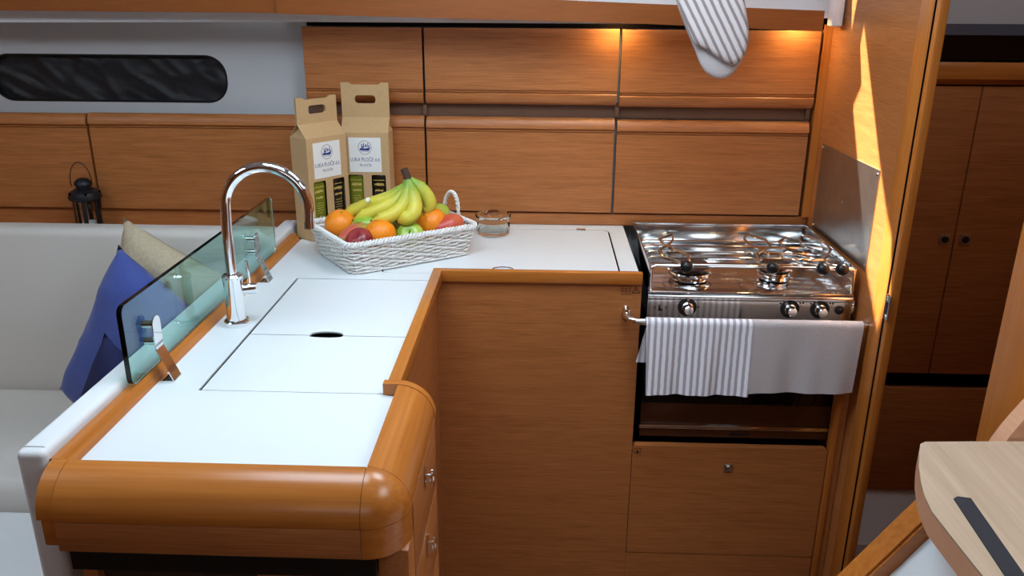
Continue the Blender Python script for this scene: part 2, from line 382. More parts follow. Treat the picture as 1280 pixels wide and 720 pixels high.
# bulkhead with its edge stiles and the door jamb
struct('wall_right', B().box(0.70, 0.716, 1.646, 2.165, 0.0, CEIL), panel_y, 'teak bulkhead beside the cooker')
struct('trim_1', B().box(0.696, 0.716, 1.5875, 1.645, 0.0, CEIL, 0.004), solid_z, 'teak edge stile of the bulkhead')
struct('trim_2', B().box(0.6975, 0.715, 1.5825, 1.5873, 0.0, CEIL), dark_gap, 'dark rubber seal between stile and jamb')
struct('trim_3', B().box(0.698, 0.715, 1.566, 1.5823, 0.0, CEIL, 0.002), solid_z, 'teak door jamb')
struct('trim_4', B().box(0.70, 0.735, 1.095, 1.192, 0.0, CEIL, 0.004), solid_z, 'teak door post by the companionway steps')
struct('wall_companionway', B().box(1.3, 1.33, -1.3, 1.10, 0.0, CEIL), panel_y)
struct('wall_cabin_near', B().box(0.735, 1.33, 1.10, 1.13, 0.0, CEIL), panel_x)
struct('trim_5', B().box(-0.60, 0.697, 2.128, 2.15, 0.9205, 0.951, 0.001), panel_x, 'teak skirting strip along the back of the worktop')
struct('trim_6', B().box(-0.60, 0.676, 2.145, 2.16, 1.199, 1.236), recess, 'dark finger recess between the locker rows')
for i, x in enumerate((-0.297, 0.190, 0.668)):
    struct('trim_%d' % (7 + i), B().box(x - 0.005, x + 0.005, 2.132, 2.144, 1.203, 1.229), recess, 'divider in the finger recess')

# valance: teak fascia that falls slightly to the right, a white light rail behind it
def sloped(xs, zb, zt, y0, y1):
    vs = []; fs = []
    for x, b0, t0 in zip(xs, zb, zt):
        vs += [(x, y0, b0), (x, y1, b0), (x, y1, t0), (x, y0, t0)]
    for i in range(len(xs) - 1):
        for k in range(4):
            fs.append((4 * i + k, 4 * i + (k + 1) % 4, 4 * i + 4 + (k + 1) % 4, 4 * i + 4 + k))
    fs.append((0, 1, 2, 3)); n = 4 * (len(xs) - 1); fs.append((n, n + 1, n + 2, n + 3))
    return B().faces(vs, fs)
struct('trim_10', sloped([-2.4, -1.27, -0.6165], [1.4525, 1.452, 1.4505], [1.56, 1.555, 1.54], 2.0, 2.02), fascia_m, 'teak fascia above the hull port')
struct('trim_11', sloped([-0.6145, 0.222, 0.634], [1.4490, 1.433, 1.4185], [1.506, 1.4765, 1.4635], 1.992, 2.03), fascia_m, 'teak fascia above the galley lockers')
lr = struct('trim_12', sloped([-2.4, -1.30, -0.60, 0.25], [1.424, 1.424, 1.430, 1.431], [1.47, 1.47, 1.47, 1.45], 2.046, 2.06), white_paint, 'white light rail behind the fascia')
for x in (-1.13, -0.865, -0.60, -0.52, -0.2, 0.1):
    obj('screw_cap', B().cyl((x, 2.046, 1.437), (x, 2.0435, 1.437), 0.003, 10), white_top, lr)
struct('trim_13', B().box(-0.585, 0.69, 2.128, 2.164, 1.4185, 1.4445), dark_gap, 'black strip coloured as the shadow gap above the lockers')  # solid strip, the gap's shade is in its black colour
struct('wall_coaming', B().box(-0.60, 0.70, 2.117, 2.164, 1.445, 1.55), white_paint, 'white coachroof side above the fascia')
struct('trim_19', B().box(0.681, 0.6995, 2.119, 2.163, 0.952, 1.43), solid_z, 'teak filler between lockers and bulkhead')
struct('trim_14', B().box(0.668, 0.694, 2.04, 2.074, 1.428, 1.62, 0.004), white_paint, 'white corner moulding beside the bulkhead')

# ================================================================== lockers on the hull side
def nose_profile(z0, z1, Y, up):
    """door face profile in (y,z): flat face, two grooves, rolled lip on one long edge"""
    s = 1 if up else -1
    a, b_ = (z0, z1) if up else (z1, z0)
    H = abs(z1 - z0)
    def q(d, h): return (Y - d, a + s * (H - h))      # h measured down from the lip end
    P = [(Y + 0.018, a), (Y, a)]
    P += [q(0, 0.0365), q(-0.004, 0.0355), q(-0.004, 0.0345), q(0, 0.0335), q(0, 0.0315), q(-0.004, 0.0305), q(-0.004, 0.0295), q(0.001, 0.0285)]
    for i in range(11):
        t = PI / 2 * i / 10
        P.append(q(0.003 - 0.017 * (1 - math.cos(t)), 0.0265 * (1 - math.sin(t))))
    P.append((Y + 0.018, b_))
    return P
def locker(name, label, x0, x1, z0, z1, up, group, Y=2.12):
    t = thing(name, label, 'locker', ((x0 + x1) / 2, Y, z0), 0, group)
    obj('door', B().extr(nose_profile(z0, z1, Y, up), 'X', x0 + 0.002, x1 - 0.002), panel_x, t, 30)
    obj('body', B().box(x0 + 0.004, x1 - 0.004, Y + 0.0185, Y + 0.043, z0 + 0.004, z1 - 0.004), dark_gap, t)
    return t
G1, G2, G3 = 'upper hull-side lockers', 'lower hull-side lockers', 'settee-side lockers'
locker('galley_locker', 'narrow upper teak locker above the cardboard cartons', -0.598, -0.297, 1.232, 1.4165, False, G1)
locker('galley_locker', 'middle upper teak locker with bottom lip, above the finger recess', -0.295, 0.189, 1.232, 1.4165, False, G1)
locker('galley_locker', 'upper teak locker behind the hanging oven mitt', 0.192, 0.676, 1.2285, 1.4155, False, G1)
locker('galley_locker', 'narrow lower teak locker behind the cardboard cartons and bananas', -0.598, -0.297, 0.957, 1.2015, True, G2)
locker('galley_locker', 'middle lower teak locker behind the glass ashtray', -0.295, 0.187, 0.957, 1.2, True, G2)
locker('galley_locker', 'lower teak locker directly behind the cooker', 0.190, 0.674, 0.957, 1.197, True, G2)
locker('settee_locker', 'long teak locker under the hull port behind the faucet', -1.173, -0.600, 0.95, 1.2, True, G3)
locker('settee_locker', 'teak locker at the left edge of the photo behind the lantern', -1.95, -1.176, 0.95, 1.198, True, G3)
struct('trim_15', B().box(-2.0, -0.60, 2.132, 2.164, 0.86, 0.9495), panel_x, 'teak strip under the settee lockers')
struct('trim_16', B().box(-2.0, -0.66, 2.03, 2.132, 0.86, 0.90), panel_x, 'teak ledge behind the settee back')

# under-valance lamps (their own light stays here)
for x, lab in ((0.18, 'small warm lamp under the fascia above the ashtray'), (0.61, 'small warm lamp under the fascia above the cooker')):
    t = thing('cabinet_lamp', lab, 'lamp', (x, 2.082, 1.446), 0, 'lamps under the fascia')
    obj('housing', B().cyl((x, 2.088, 1.455), (x, 2.088, 1.4485), 0.026, 20), white_paint, t)
    obj('lens', B().cyl((x, 2.088, 1.4484), (x, 2.088, 1.4468), 0.02, 20), lamp_m, t)
    l = bpy.data.lights.new('lamp_light', 'AREA'); l.shape = 'DISK'; l.size = 0.05; l.energy = 0.30; l.color = (1.0, 0.72, 0.34)
    lo = bpy.data.objects.new('lamp_light', l); COL.objects.link(lo); lo.parent = t; lo.location = (0, 0.006, 0.0002)

# ================================================================== galley: cabinets and worktop
WT = 0.92
FX = -0.222          # inner side of peninsula
FY = 1.69            # face of the back run
# back-run cabinet
t = thing('galley_cabinet', 'plain teak cabinet under the back worktop, left of the cooker', 'cabinet', (0.0, 1.69, 0.0))
obj('front_panel', B().box(FX, 0.222, FY, FY + 0.018, 0.0, 0.9085), panel_x, t)
obj('side_panel', B().box(0.204, 0.222, FY + 0.0182, 2.12, 0.0, 0.899), dark_gap, t)
obj('body', B().box(FX + 0.002, 0.2035, FY + 0.0182, 2.12, 0.0, 0.86), dark_gap, t)
st = obj('warning_sticker', B().plate([(0.1785, 0.8845), (0.1985, 0.8845), (0.1985, 0.9045), (0.1785, 0.9045)], [[(0.1795, 0.8855), (0.1975, 0.8855), (0.1975, 0.9035), (0.1795, 0.9035)]], -0.0006, 0.0, yz(FY)), print_dark, t)
bk = B()
for sx in (-1, 1):
    x = 0.1885
    o1 = [(x, 0.889), (x + sx * 0.0075, 0.8905), (x + sx * 0.0075, 0.8995), (x, 0.898)]
    o2 = [(x + sx * 0.001, 0.8902), (x + sx * 0.0066, 0.8913), (x + sx * 0.0066, 0.8984), (x + sx * 0.001, 0.8970)]
    bk.plate(o1, [o2], -0.0006, 0.0, yz(FY))
obj('book_mark', bk, print_dark, t)
tr = B().plate([(0.2005, 0.887), (0.2195, 0.887), (0.21, 0.9035)], [[(0.2035, 0.8887), (0.2165, 0.8887), (0.21, 0.9)]], -0.0006, 0.0, yz(FY))
tr.plate([(0.2093, 0.892), (0.2107, 0.892), (0.2107, 0.8972), (0.2093, 0.8972)], [], -0.0006, 0.0, yz(FY))
tr.plate([(0.2093, 0.8896), (0.2107, 0.8896), (0.2107, 0.8909), (0.2093, 0.8909)], [], -0.0006, 0.0, yz(FY))
obj('warning_mark', tr, print_dark, t)

# peninsula cabinet
RAD = 0.054; CX, CY, CZ = -0.209, 0.889, 0.884       # axis of the rounded rails
t = thing('peninsula_cabinet', 'teak peninsula cabinet with drawers facing the cooker, under the sink', 'cabinet', (-0.40, 1.28, 0.0))
obj('side_panel', B().box(FX - 0.018, FX, 1.135, 1.6895, 0.0, 0.9085), panel_y, t)
obj('body', B().box(-0.595, FX - 0.0182, 0.95, 2.12, 0.0, 0.86), dark_gap, t)
obj('drawer_body', B().box(FX - 0.018, -0.173, 0.93, 1.12, 0.0, 0.86), dark_gap, t)
obj('end_panel', B().box(FX - 0.018, -0.157, 1.1205, 1.1345, 0.0, 0.8825), panel_x, t)
for z0, z1, kz in ((0.768, 0.8815, 0.853), (0.645, 0.766, 0.742), (0.36, 0.643, 0.62)):
    d = obj('drawer_front', B().box(-0.172, -0.155, 0.9005, 1.1195, z0, z1, 0.001), panel_y, t)
    kn = B().lathe([(0.006, 0), (0.0085, 0.001), (0.0085, 0.002), (0.003, 0.0025), (0.003, 0.008), (0.0062, 0.0095), (0.0062, 0.0125), (0.004, 0.014)], 16,
                   Matrix.Translation((-0.155, 1.0, kz)) @ Matrix.Rotation(PI / 2, 4, 'Y') @ Matrix.Diagonal((2.2, 0.75, 1, 1)))
    obj('knob', kn, chrome, d)
# curved corner post and front fascia strip below the rail
def corner_wall(r0, r1, z0, z1, c=(CX, CY), n=12, arch=0.0):
    vs = []; fs = []
    for i in range(n + 1):
        a = -PI / 2 + PI / 2 * i / n
        zz = z0
        for r in (r1, r0):
            vs += [(c[0] + r * math.cos(a), c[1] + r * math.sin(a), zz), (c[0] + r * math.cos(a), c[1] + r * math.sin(a), z1)]
    for i in range(n):
        k = 4 * i
        fs += [(k, k + 4, k + 5, k + 1), (k + 2, k + 3, k + 7, k + 6), (k + 1, k + 5, k + 7, k + 3), (k, k + 2, k + 6, k + 4)]
    fs += [(0, 1, 3, 2), (4 * n, 4 * n + 2, 4 * n + 3, 4 * n + 1)]
    return B().faces(vs, fs)
obj('fascia', B().box(-0.585, CX - 0.0006, 0.835, 0.853, 0.841, CZ - 0.0008, 0.0008), panel_x, t)
obj('corner_fascia', corner_wall(RAD - 0.016, RAD, 0.841, CZ - 0.0008), solid_x, t)
obj('fascia_end_cap', B().box(-0.604, -0.586, 0.838, 0.853, 0.846, CZ - 0.0008, 0.003), solid_x, t)
obj('corner_post', B().box(-0.195, -0.1555, 0.856, 0.90, 0.0, 0.8405, 0.003), panel_y, t)
obj('dark_rail', B().box(-0.580, -0.1955, 0.846, 0.862, 0.806, 0.8395), black_plastic, t)
obj('niche_stile', B().box(-0.580, -0.560, 0.864, 0.90, 0.0, 0.8055), panel_x, t)
obj('niche_back', B().plate(rrect(-0.559, -0.36, 0.3, 0.812, 0.02, 5), [], 0, 0.01, yz(0.875)), plain('smoked_brown_panel', srgb(62, 46, 38), 0.25), t)
obj('niche_panel', B().box(-0.3595, -0.1955, 0.88, 0.90, 0.0, 0.8055), panel_x, t)

# worktop
t = thing('worktop', 'white laminate L-shaped galley worktop edged with teak rails', 'worktop', (-0.35, 1.5, 0.90))
lids_hole = [(-0.517, 1.123), (-0.2325, 1.123), (-0.2325, 1.657), (-0.517, 1.657)]
fr_hole = rrect(-0.347, 0.1795, 1.7035, 2.082, 0.02, 5)
slab_out = [(-0.5895, CY + 0.001), (CX - 0.001, CY + 0.001), (CX - 0.001, 1.115), (-0.2285, 1.12), (-0.2285, 1.6995), (0.2195, 1.6995), (0.2195, 2.1275), (-0.5895, 2.1275)]
obj('slab', B().plate(slab_out, [lids_hole, fr_hole], WT - 0.003, WT), white_top, t, 0)
obj('core', B().plate(slab_out, [lids_hole, fr_hole], 0.90, WT - 0.0032), dark_gap, t, 0)
obj('recess_floor', B().box(-0.525, -0.230, 1.115, 1.665, 0.862, 0.866), dark_gap, t)
obj('recess_floor', B().box(-0.352, 0.19, 1.71, 2.09, 0.862, 0.866), dark_gap, t)
# front rounded rail (quarter round + flat inner lip) with end cap
def rail_prof(c, top_in, flip=1):
    P = [(c, CZ)]
    P = [(c - RAD * math.cos(PI / 2 * i / 14), CZ + RAD * math.sin(PI / 2 * i / 14)) for i in range(15)]
    P += [(c + top_in - 0.002, CZ + RAD), (c + top_in, CZ + RAD - 0.002), (c + top_in, CZ)]
    return P
obj('front_rail', B().extr(rail_prof(CY, 0.0), 'X', -0.5855, CX - 0.0008), solid_x, t)
obj('rail_end_cap', B().extr([(CY - (RAD - 0.002) * math.cos(PI / 2 * i / 14), CZ + RAD * math.sin(PI / 2 * i / 14)) for i in range(15)] + [(CY, CZ)], 'X', -0.607, -0.5865), solid_x, t)
obj('side_rail', B().extr([(2 * CX - u, v) for u, v in rail_prof(CX, 0.0)], 'Y', CY + 0.0008, 1.119), solid_y, t)
# ball corner
def ball(u, v):
    a = -PI / 2 + PI / 2 * u; e = PI / 2 * v
    return (CX + RAD * math.cos(e) * math.cos(a), CY + RAD * math.cos(e) * math.sin(a), CZ + RAD * math.sin(e))
bb = B(); n = 12
vs = [ball(i / n, j / n) for j in range(n) for i in range(n + 1)] + [(CX, CY, CZ + RAD), (CX, CY, CZ)]
fs = [(j * (n + 1) + i, j * (n + 1) + i + 1, (j + 1) * (n + 1) + i + 1, (j + 1) * (n + 1) + i) for j in range(n - 1) for i in range(n)]
top = n * (n + 1); fs += [((n - 1) * (n + 1) + i, (n - 1) * (n + 1) + i + 1, top) for i in range(n)]
fs += [(i + 1, i, top + 1) for i in range(n)]
fs += [tuple([top + 1] + [j * (n + 1) for j in range(n)] + [top]), tuple([top] + [j * (n + 1) + n for j in range(n)][::-1] + [top + 1])]
bb.faces(vs, fs)
obj('corner_cap', bb, solid_x, t)
# end block of the side rail with lighter end grain
eb = B().extr([(-0.232, WT + 0.0005), (-0.232, CZ + RAD + 0.001)] + [(CX + (RAD + 0.001) * math.sin(PI / 2 * i / 12), CZ + (RAD + 0.001) * math.cos(PI / 2 * i / 12)) for i in range(13)] + [(CX, CZ), (CX, WT + 0.0005)], 'Y', 1.1195, 1.134)
obj('rail_end_block', eb, solid_x, t)
# fiddles
obj('side_fiddle', B().box(-0.2282, -0.208, 1.1345, 1.682, 0.9088, 0.9345, 0.0012), solid_y, t)
obj('back_fiddle', B().box(-0.2282, 0.222, 1.6825, 1.6995, 0.9088, 0.9345, 0.0012), solid_x, t)
obj('settee_fiddle', B().extr([(-0.5897, 0.90), (-0.5897, 0.9205), (-0.598, 0.937), (-0.599, 0.938), (-0.6105, 0.938), (-0.6115, 0.937), (-0.6115, 0.90)], 'Y', 0.8895, 1.944), solid_y, t)
# lids
def lid(name, label, x0, x1, y0, y1, notch=None, r=0.0):
    pts = rrect(x0, x1, y0, y1, r, 5) if r else [(x0, y0), (x1, y0), (x1, y1), (x0, y1)]
    if notch:
        xc, hw, dep, side = notch
        arc = [(xc - hw * math.cos(PI * i / 14), dep * math.sin(PI * i / 14) ** 0.8) for i in range(15)]
        if side > 0: pts = [(x0, y0), (x1, y0), (x1, y1)] + [(x, y1 - d) for x, d in arc[::-1]] + [(x0, y1)]
        else: pts = [(x0, y0)] + [(x, y0 + d) for x, d in arc] + [(x1, y0), (x1, y1), (x0, y1)]
    return pts
def make_lid(name, label, pts, group=None):
    xs = [p[0] for p in pts]; ys = [p[1] for p in pts]
    t = thing(name, label, 'lid', (sum(xs) / len(xs), sum(ys) / len(ys), 0.9005), 0, group)
    obj('panel', B().plate(pts, [], 0.9168, 0.9195), white_top, t, 0)
    obj('core', B().plate(pts, [], 0.9005, 0.9166), dark_gap, t, 0)
    return t
GL = 'white lids over the sink'
make_lid('sink_lid', 'front white sink lid, nearest the rounded teak rail', lid('', '', -0.5125, -0.2335, 1.1255, 1.3462, (-0.376, 0.030, 0.008, 1)), GL)
make_lid('sink_lid', 'rear white sink lid, beside the faucet in front of the fruit basket', lid('', '', -0.5125, -0.2335, 1.3487, 1.6545, (-0.376, 0.030, 0.018, -1)), GL)
t = make_lid('fridge_lid', 'large white rounded lid between the fruit basket and cooker', rrect(-0.343, 0.1755, 1.7065, 2.079, 0.018, 5))
obj('hinge_latch', B().box(0.095, 0.119, 2.068, 2.083, 0.9196, 0.9235, 0.0015), chrome, t)
ring = B().tube([(-0.08 + 0.022 * math.cos(2 * PI * i / 24), 1.735 + 0.016 * math.sin(2 * PI * i / 24), 0.9215) for i in range(24)], 0.0022, 8, True)
obj('lift_ring', ring, chrome, t)

# cooker cabinet
t = thing('cooker_cabinet', 'teak cabinet door and surround under the cooker', 'cabinet', (0.45, 1.69, 0.0))
dr = obj('door', B().plate(rrect(0.2235, 0.668, 0.222, 0.515, 0.006, 3), [], 0.0, 0.018, yz(FY)), panel_x, t, 0)
lt = obj('latch', B().box(0.4365, 0.4565, FY - 0.003, FY - 0.0002, 0.4525, 0.472, 0.001), steel_dull, dr)
obj('latch_button', B().cyl((0.4465, FY - 0.003, 0.462), (0.4465, FY - 0.006, 0.462), 0.0065, 16), chrome, dr)
sb = B().plate([(0.2275, 0.493), (0.2425, 0.493), (0.2425, 0.508), (0.2275, 0.508)], [[(0.2285, 0.494), (0.2415, 0.494), (0.2415, 0.507), (0.2285, 0.507)]], -0.0006, 0, yz(FY))
sb.plate([(0.2305, 0.4955), (0.2395, 0.4955), (0.235, 0.5045)], [], -0.0006, 0, yz(FY))
obj('warning_sticker', sb, print_dark, dr)
obj('kickboard', B().box(0.2225, 0.668, FY, FY + 0.018, 0.0, 0.2195), panel_x, t)
obj('right_stile', B().box(0.6705, 0.684, FY - 0.004, FY + 0.02, 0.0, 0.80, 0.001), solid_z, t)
obj('right_panel', B().box(0.6845, 0.6985, FY, 2.12, 0.0, 0.80), panel_y, t)
obj('floor_panel', B().box(0.2225, 0.668, FY + 0.002, 2.12, 0.4955, 0.5145 - 0.016), dark_gap, t)

# ================================================================== cooker
SX0, SX1, SY0, SY1 = 0.240, 0.684, 1.716, 2.105
DK = 0.884
t = thing('cooker', 'stainless steel two-burner gimballed cooker with pot clamps', 'cooker', (0.462, 1.9, 0.52))
obj('oven_body', B().box(SX0 + 0.004, SX1 - 0.004, SY0 + 0.012, SY1 - 0.01, 0.525, 0.818), black_plastic, t)
od = obj('oven_door', B().box(SX0, SX1, SY0, SY0 + 0.0115, 0.612, 0.817, 0.002), black_gloss, t)
obj('oven_window', B().box(SX0, SX1, SY0 + 0.0005, SY0 + 0.0115, 0.558, 0.6115, 0.001), oven_glass, od)
obj('door_trim', B().box(SX0 - 0.002, SX1 + 0.001, SY0 - 0.004, SY0 + 0.0115, 0.5485, 0.5575, 0.001), chrome, t)
obj('lower_strip', B().box(SX0, SX1, SY0, SY0 + 0.0115, 0.526, 0.548, 0.001), oven_glass, t)
obj('thermostat_pointer', B().box(0.449, 0.492, SY0 - 0.004, SY0 - 0.0003, 0.535, 0.5385), black_plastic, t)
# control panel: rolled top edge over a flat mirror-like face
cp = [(SY0, 0.818), (SY0 - 0.0025, 0.8185), (SY0 - 0.0025, 0.821), (SY0, 0.823), (SY0, 0.864), (SY0 - 0.002, 0.866)]
cp += [(SY0 + 0.006 - 0.009 * math.cos(i * PI / 2 / 8), 0.872 + 0.006 * math.sin(i * PI / 2 / 8)) for i in range(9)]
cp += [(SY0 + 0.012, 0.878), (SY0 + 0.012, 0.818)]
pan = obj('control_panel', B().extr(cp, 'X', SX0, SX1), steel, t, 25)
obj('deck', B().box(SX0, SX1, SY0, SY1, 0.8785, DK, 0.002), steel, t)
for x, z, turn in ((0.327, 0.8485, 0.0), (0.550, 0.8485, 0.6), (0.615, 0.8485, 0.6)):
    k = obj('knob_bezel', B().cyl((x, SY0, z), (x, SY0 - 0.0025, z), 0.0205, 28), black_plastic, t)
    M_ = Matrix.Translation((x, SY0 - 0.0025, z)) @ Matrix.Rotation(PI / 2, 4, 'X')
    obj('knob', B().lathe([(0.0125, 0), (0.0125, 0.004), (0.0105, 0.006), (0.0105, 0.023), (0.009, 0.0245)], 20, M_), chrome, k)
    dx, dz = -math.sin(turn), math.cos(turn)
    obj('knob_pointer', B().box(-0.0028, 0.0028, -0.0008, 0, 0.0105, 0.0185, 0, 1, Matrix.Translation((x, SY0 - 0.0026, z)) @ Matrix.Rotation(-turn, 4, 'Y')), chrome, k)
obj('igniter_button', B().lathe([(0.0095, 0), (0.0095, 0.003), (0.006, 0.004), (0.006, 0.010), (0.004, 0.0115)], 18, Matrix.Translation((0.657, SY0, 0.8475)) @ Matrix.Rotation(PI / 2, 4, 'X')), black_plastic, t)
obj('lighter_mark', B().plate([(0.264, 0.838), (0.2745, 0.838), (0.2735, 0.842), (0.2695, 0.843), (0.2675, 0.853), (0.2655, 0.8535)], [], -0.0006, 0, yz(SY0)), black_plastic, pan)
for a, c in ((0.256, 0.846), (0.281, 0.846)):
    obj('burner_mark', B().plate(rrect(a - 0.0022, a + 0.0022, c - 0.0035, c + 0.0035, 0.002, 3), [rrect(a - 0.0014, a + 0.0014, c - 0.0026, c + 0.0026, 0.0012, 3)], -0.0006, 0, yz(SY0)), black_plastic, pan)
for a in (0.301, 0.353):
    obj('flame_mark', B().plate(rrect(a - 0.006, a + 0.006, 0.8585, 0.8622, 0.0015, 3), [rrect(a - 0.005, a + 0.005, 0.8592, 0.8615, 0.001, 3)], -0.0006, 0, yz(SY0)), black_plastic, pan)
for a, c in ((0.351, 0.8487), (0.529, 0.8605), (0.5715, 0.862), (0.578, 0.862), (0.5945, 0.861), (0.636, 0.862), (0.642, 0.862)):
    obj('dot_mark', B().plate(rrect(a - 0.002, a + 0.002, c - 0.0017, c + 0.0017, 0.0012, 3), [], -0.0006, 0, yz(SY0)), black_plastic, pan)
# guard rail (sides and back), front bar and pan bars
GZ = 0.942
def side_guard(x):
    return B().box(x - 0.001, x + 0.001, SY0 + 0.004, SY1, DK + 0.0002, GZ, 0.0005)
obj('side_guard', side_guard(SX0 + 0.001), steel, t); obj('side_guard', side_guard(SX1 - 0.001), steel, t)
obj('back_guard', B().box(SX0 + 0.003, SX1 - 0.003, SY1 - 0.003, SY1 - 0.001, DK + 0.0002, 0.934, 0.0005), steel, t)
obj('guard_lip', B().box(SX0, SX1, SY1 - 0.006, SY1 + 0.002, 0.9342, 0.937, 0.0005), chrome, t)
fb = B().tube([(SX0 + 0.004, SY0 + 0.004, DK + 0.001), (SX0 + 0.004, SY0 + 0.003, GZ - 0.01), (SX0 + 0.006, SY0 + 0.002, GZ - 0.003), (SX0 + 0.013, SY0 + 0.002, GZ),
               (SX1 - 0.013, SY0 + 0.002, GZ), (SX1 - 0.006, SY0 + 0.002, GZ - 0.003), (SX1 - 0.004, SY0 + 0.003, GZ - 0.01), (SX1 - 0.004, SY0 + 0.004, DK + 0.001)], 0.0035, 10)
obj('front_bar', fb, chrome, t)
for y in (1.758, 1.803, 1.847, 1.895, 1.94):
    obj('pan_bar', B().tube([(SX0 + 0.008, y, 0.931), (SX0 + 0.016, y, 0.9345), (SX1 - 0.016, y, 0.9345), (SX1 - 0.008, y, 0.931)], 0.0032, 8), chrome, t)
for x, y, r in ((0.342, 1.802, 0.050), (0.536, 1.812, 0.040)):
    M_ = Matrix.Translation((x, y, DK))
    bu = obj('burner', B().lathe([(r * 0.66, 0.0003), (r * 0.84, 0.004), (r * 0.86, 0.008), (r * 0.80, 0.011), (r * 0.98, 0.016), (r * 1.0, 0.020), (r * 0.97, 0.023), (r * 0.8, 0.024), (r * 0.5, 0.022)], 32, M_), chrome, t)
    obj('burner_cap', B().lathe([(r * 0.45, 0.0243), (r * 0.5, 0.029), (r * 0.84, 0.032), (r * 0.86, 0.036), (r * 0.8, 0.040), (r * 0.1, 0.042)], 28, M_), burner_dark, bu)
# rear burner, low
M_ = Matrix.Translation((0.46, 2.0, DK))
for x in (0.34, 0.575):
    bu = obj('burner', B().lathe([(0.016, 0.0003), (0.02, 0.003), (0.02, 0.010), (0.012, 0.013)], 24, Matrix.Translation((x, 1.985, DK))), steel_dull, t)
# pot clamps: bent wire with a ball knob at the front bar
def clamp(pts, knob, mat):
    c = obj('pot_clamp', B().tube(pts, 0.003, 8), mat, t)
    obj('ball_knob', B().sphere(knob, 0.0142, 20), black_plastic, c)
def lift(pts):
    """wire lies just above the pan bars, rising a little towards the back"""
    return [(x, y, 0.9435 + 0.0135 * min(1.0, max(0.0, (y - 1.72) / 0.05))) for x, y in pts]
clamp(lift([(0.318, 1.722), (0.327, 1.728), (0.328, 1.761), (0.283, 1.828), (0.279, 1.874), (0.316, 1.917), (0.311, 1.869), (0.294, 1.826), (0.273, 1.795), (0.266, 1.776), (0.273, 1.748), (0.308, 1.730)]), (0.317, 1.708, 0.9435), brass_wire)
clamp(lift([(0.500, 1.722), (0.482, 1.724), (0.470, 1.730), (0.482, 1.748), (0.481, 1.770), (0.510, 1.808), (0.525, 1.824), (0.528, 1.881), (0.498, 1.927), (0.480, 1.890), (0.478, 1.851), (0.499, 1.801), (0.507, 1.771)]), (0.501, 1.708, 0.9445), brass_wire)
clamp(lift([(0.606, 1.722), (0.590, 1.728), (0.536, 1.745), (0.531, 1.767), (0.552, 1.782), (0.605, 1.757), (0.612, 1.770), (0.558, 1.813), (0.555, 1.869), (0.580, 1.904)]), (0.607, 1.708, 0.9435), chrome)
clamp(lift([(0.648, 1.722), (0.625, 1.732), (0.624, 1.752), (0.656, 1.810), (0.661, 1.875), (0.626, 1.930), (0.609, 1.892), (0.599, 1.845), (0.636, 1.808)]), (0.648, 1.708, 0.9435), chrome)
gb = B().tube([(0.689, SY0 + 0.03 + 0.022 * math.cos(2 * PI * i / 20), 0.852 + 0.022 * math.sin(2 * PI * i / 20)) for i in range(20)], 0.004, 8, True)
obj('gimbal_ring', gb, chrome, t)

# crash bar
t = thing('crash_bar', 'chrome safety bar across the front of the cooker holding towels', 'rail', (0.45, 1.66, 0.834))
obj('flange', B().lathe([(0.0125, 0), (0.0125, 0.002), (0.008, 0.004), (0.0065, 0.008)], 20, Matrix.Translation((0.191, FY, 0.841)) @ Matrix.Rotation(PI / 2, 4, 'X') @ Matrix.Diagonal((0.8, 1.5, 1, 1))), chrome, t)
obj('bar', B().tube([(0.191, 1.684, 0.841), (0.192, 1.672, 0.840), (0.198, 1.662, 0.838), (0.210, 1.656, 0.836), (0.235, 1.655, 0.835), (0.45, 1.655, 0.835), (0.697, 1.655, 0.836)], 0.0072, 14), chrome, t)
# towels
def towel(name, label, mat, xf0, xf1, zf, xb0, xb1, zb, wav, ph):
    R_ = 0.0105; yb = 1.655; zc = 0.835
    th = 0.0035
    def path(s):            # s 0..1 from front hem over the bar to the back hem -> (k, y, z)
        Lf = zc - zf; La = PI * R_; Lb = zc - zb; T = (Lf + La + Lb) * s
        if T < Lf: return 0.0, yb - R_, zf + T, 1 - T / Lf
        T -= Lf
        if T < La:
            a = T / R_; return a / PI, yb - R_ * math.cos(a), zc + R_ * math.sin(a), 0.0
        T -= La
        return 1.0, yb + R_, zc - T, T / Lb
    def fn(u, v):
        k, y, z, d = path(v)
        x0 = xf0 + (xb0 - xf0) * k * d if k == 1 else xf0 + 0.006 * (1 - d) * -1
        x1 = xf1 + (xb1 - xf1) * k * d if k == 1 else xf1 + 0.004 * (1 - d)
        x = x0 + (x1 - x0) * u
        s = -1 if k < 0.5 else 0.35
        y += s * d * (0.004 * (1 + math.sin(u * wav + ph)) + 0.002 * (1 + math.sin(u * wav * 2.3 + ph * 2)))
        if k == 0: z += (1 - (1 - d)) * 0.010 * (u - 0.5) * d * ph * 0.3 + 0.0
        return (x, y, z)
    b = B().grid(40, 60, fn)
    bmesh.ops.solidify(b.bm, geom=list(b.bm.faces), thickness=th * 0.5)
    o = obj(name, b, mat, None, 60)
    return tag(o, label, 'towel', 'towels over the cooker bar')
towel('tea_towel', 'grey and white striped tea towel folded over the chrome bar', towel_stripe, 0.237, 0.457, 0.672, 0.216, 0.445, 0.735, 14, 0.6)
towel('tea_towel', 'plain grey linen tea towel folded over the chrome bar', grey_cloth, 0.4585, 0.683, 0.682, 0.468, 0.683, 0.70, 9, 1.4)
hem = None

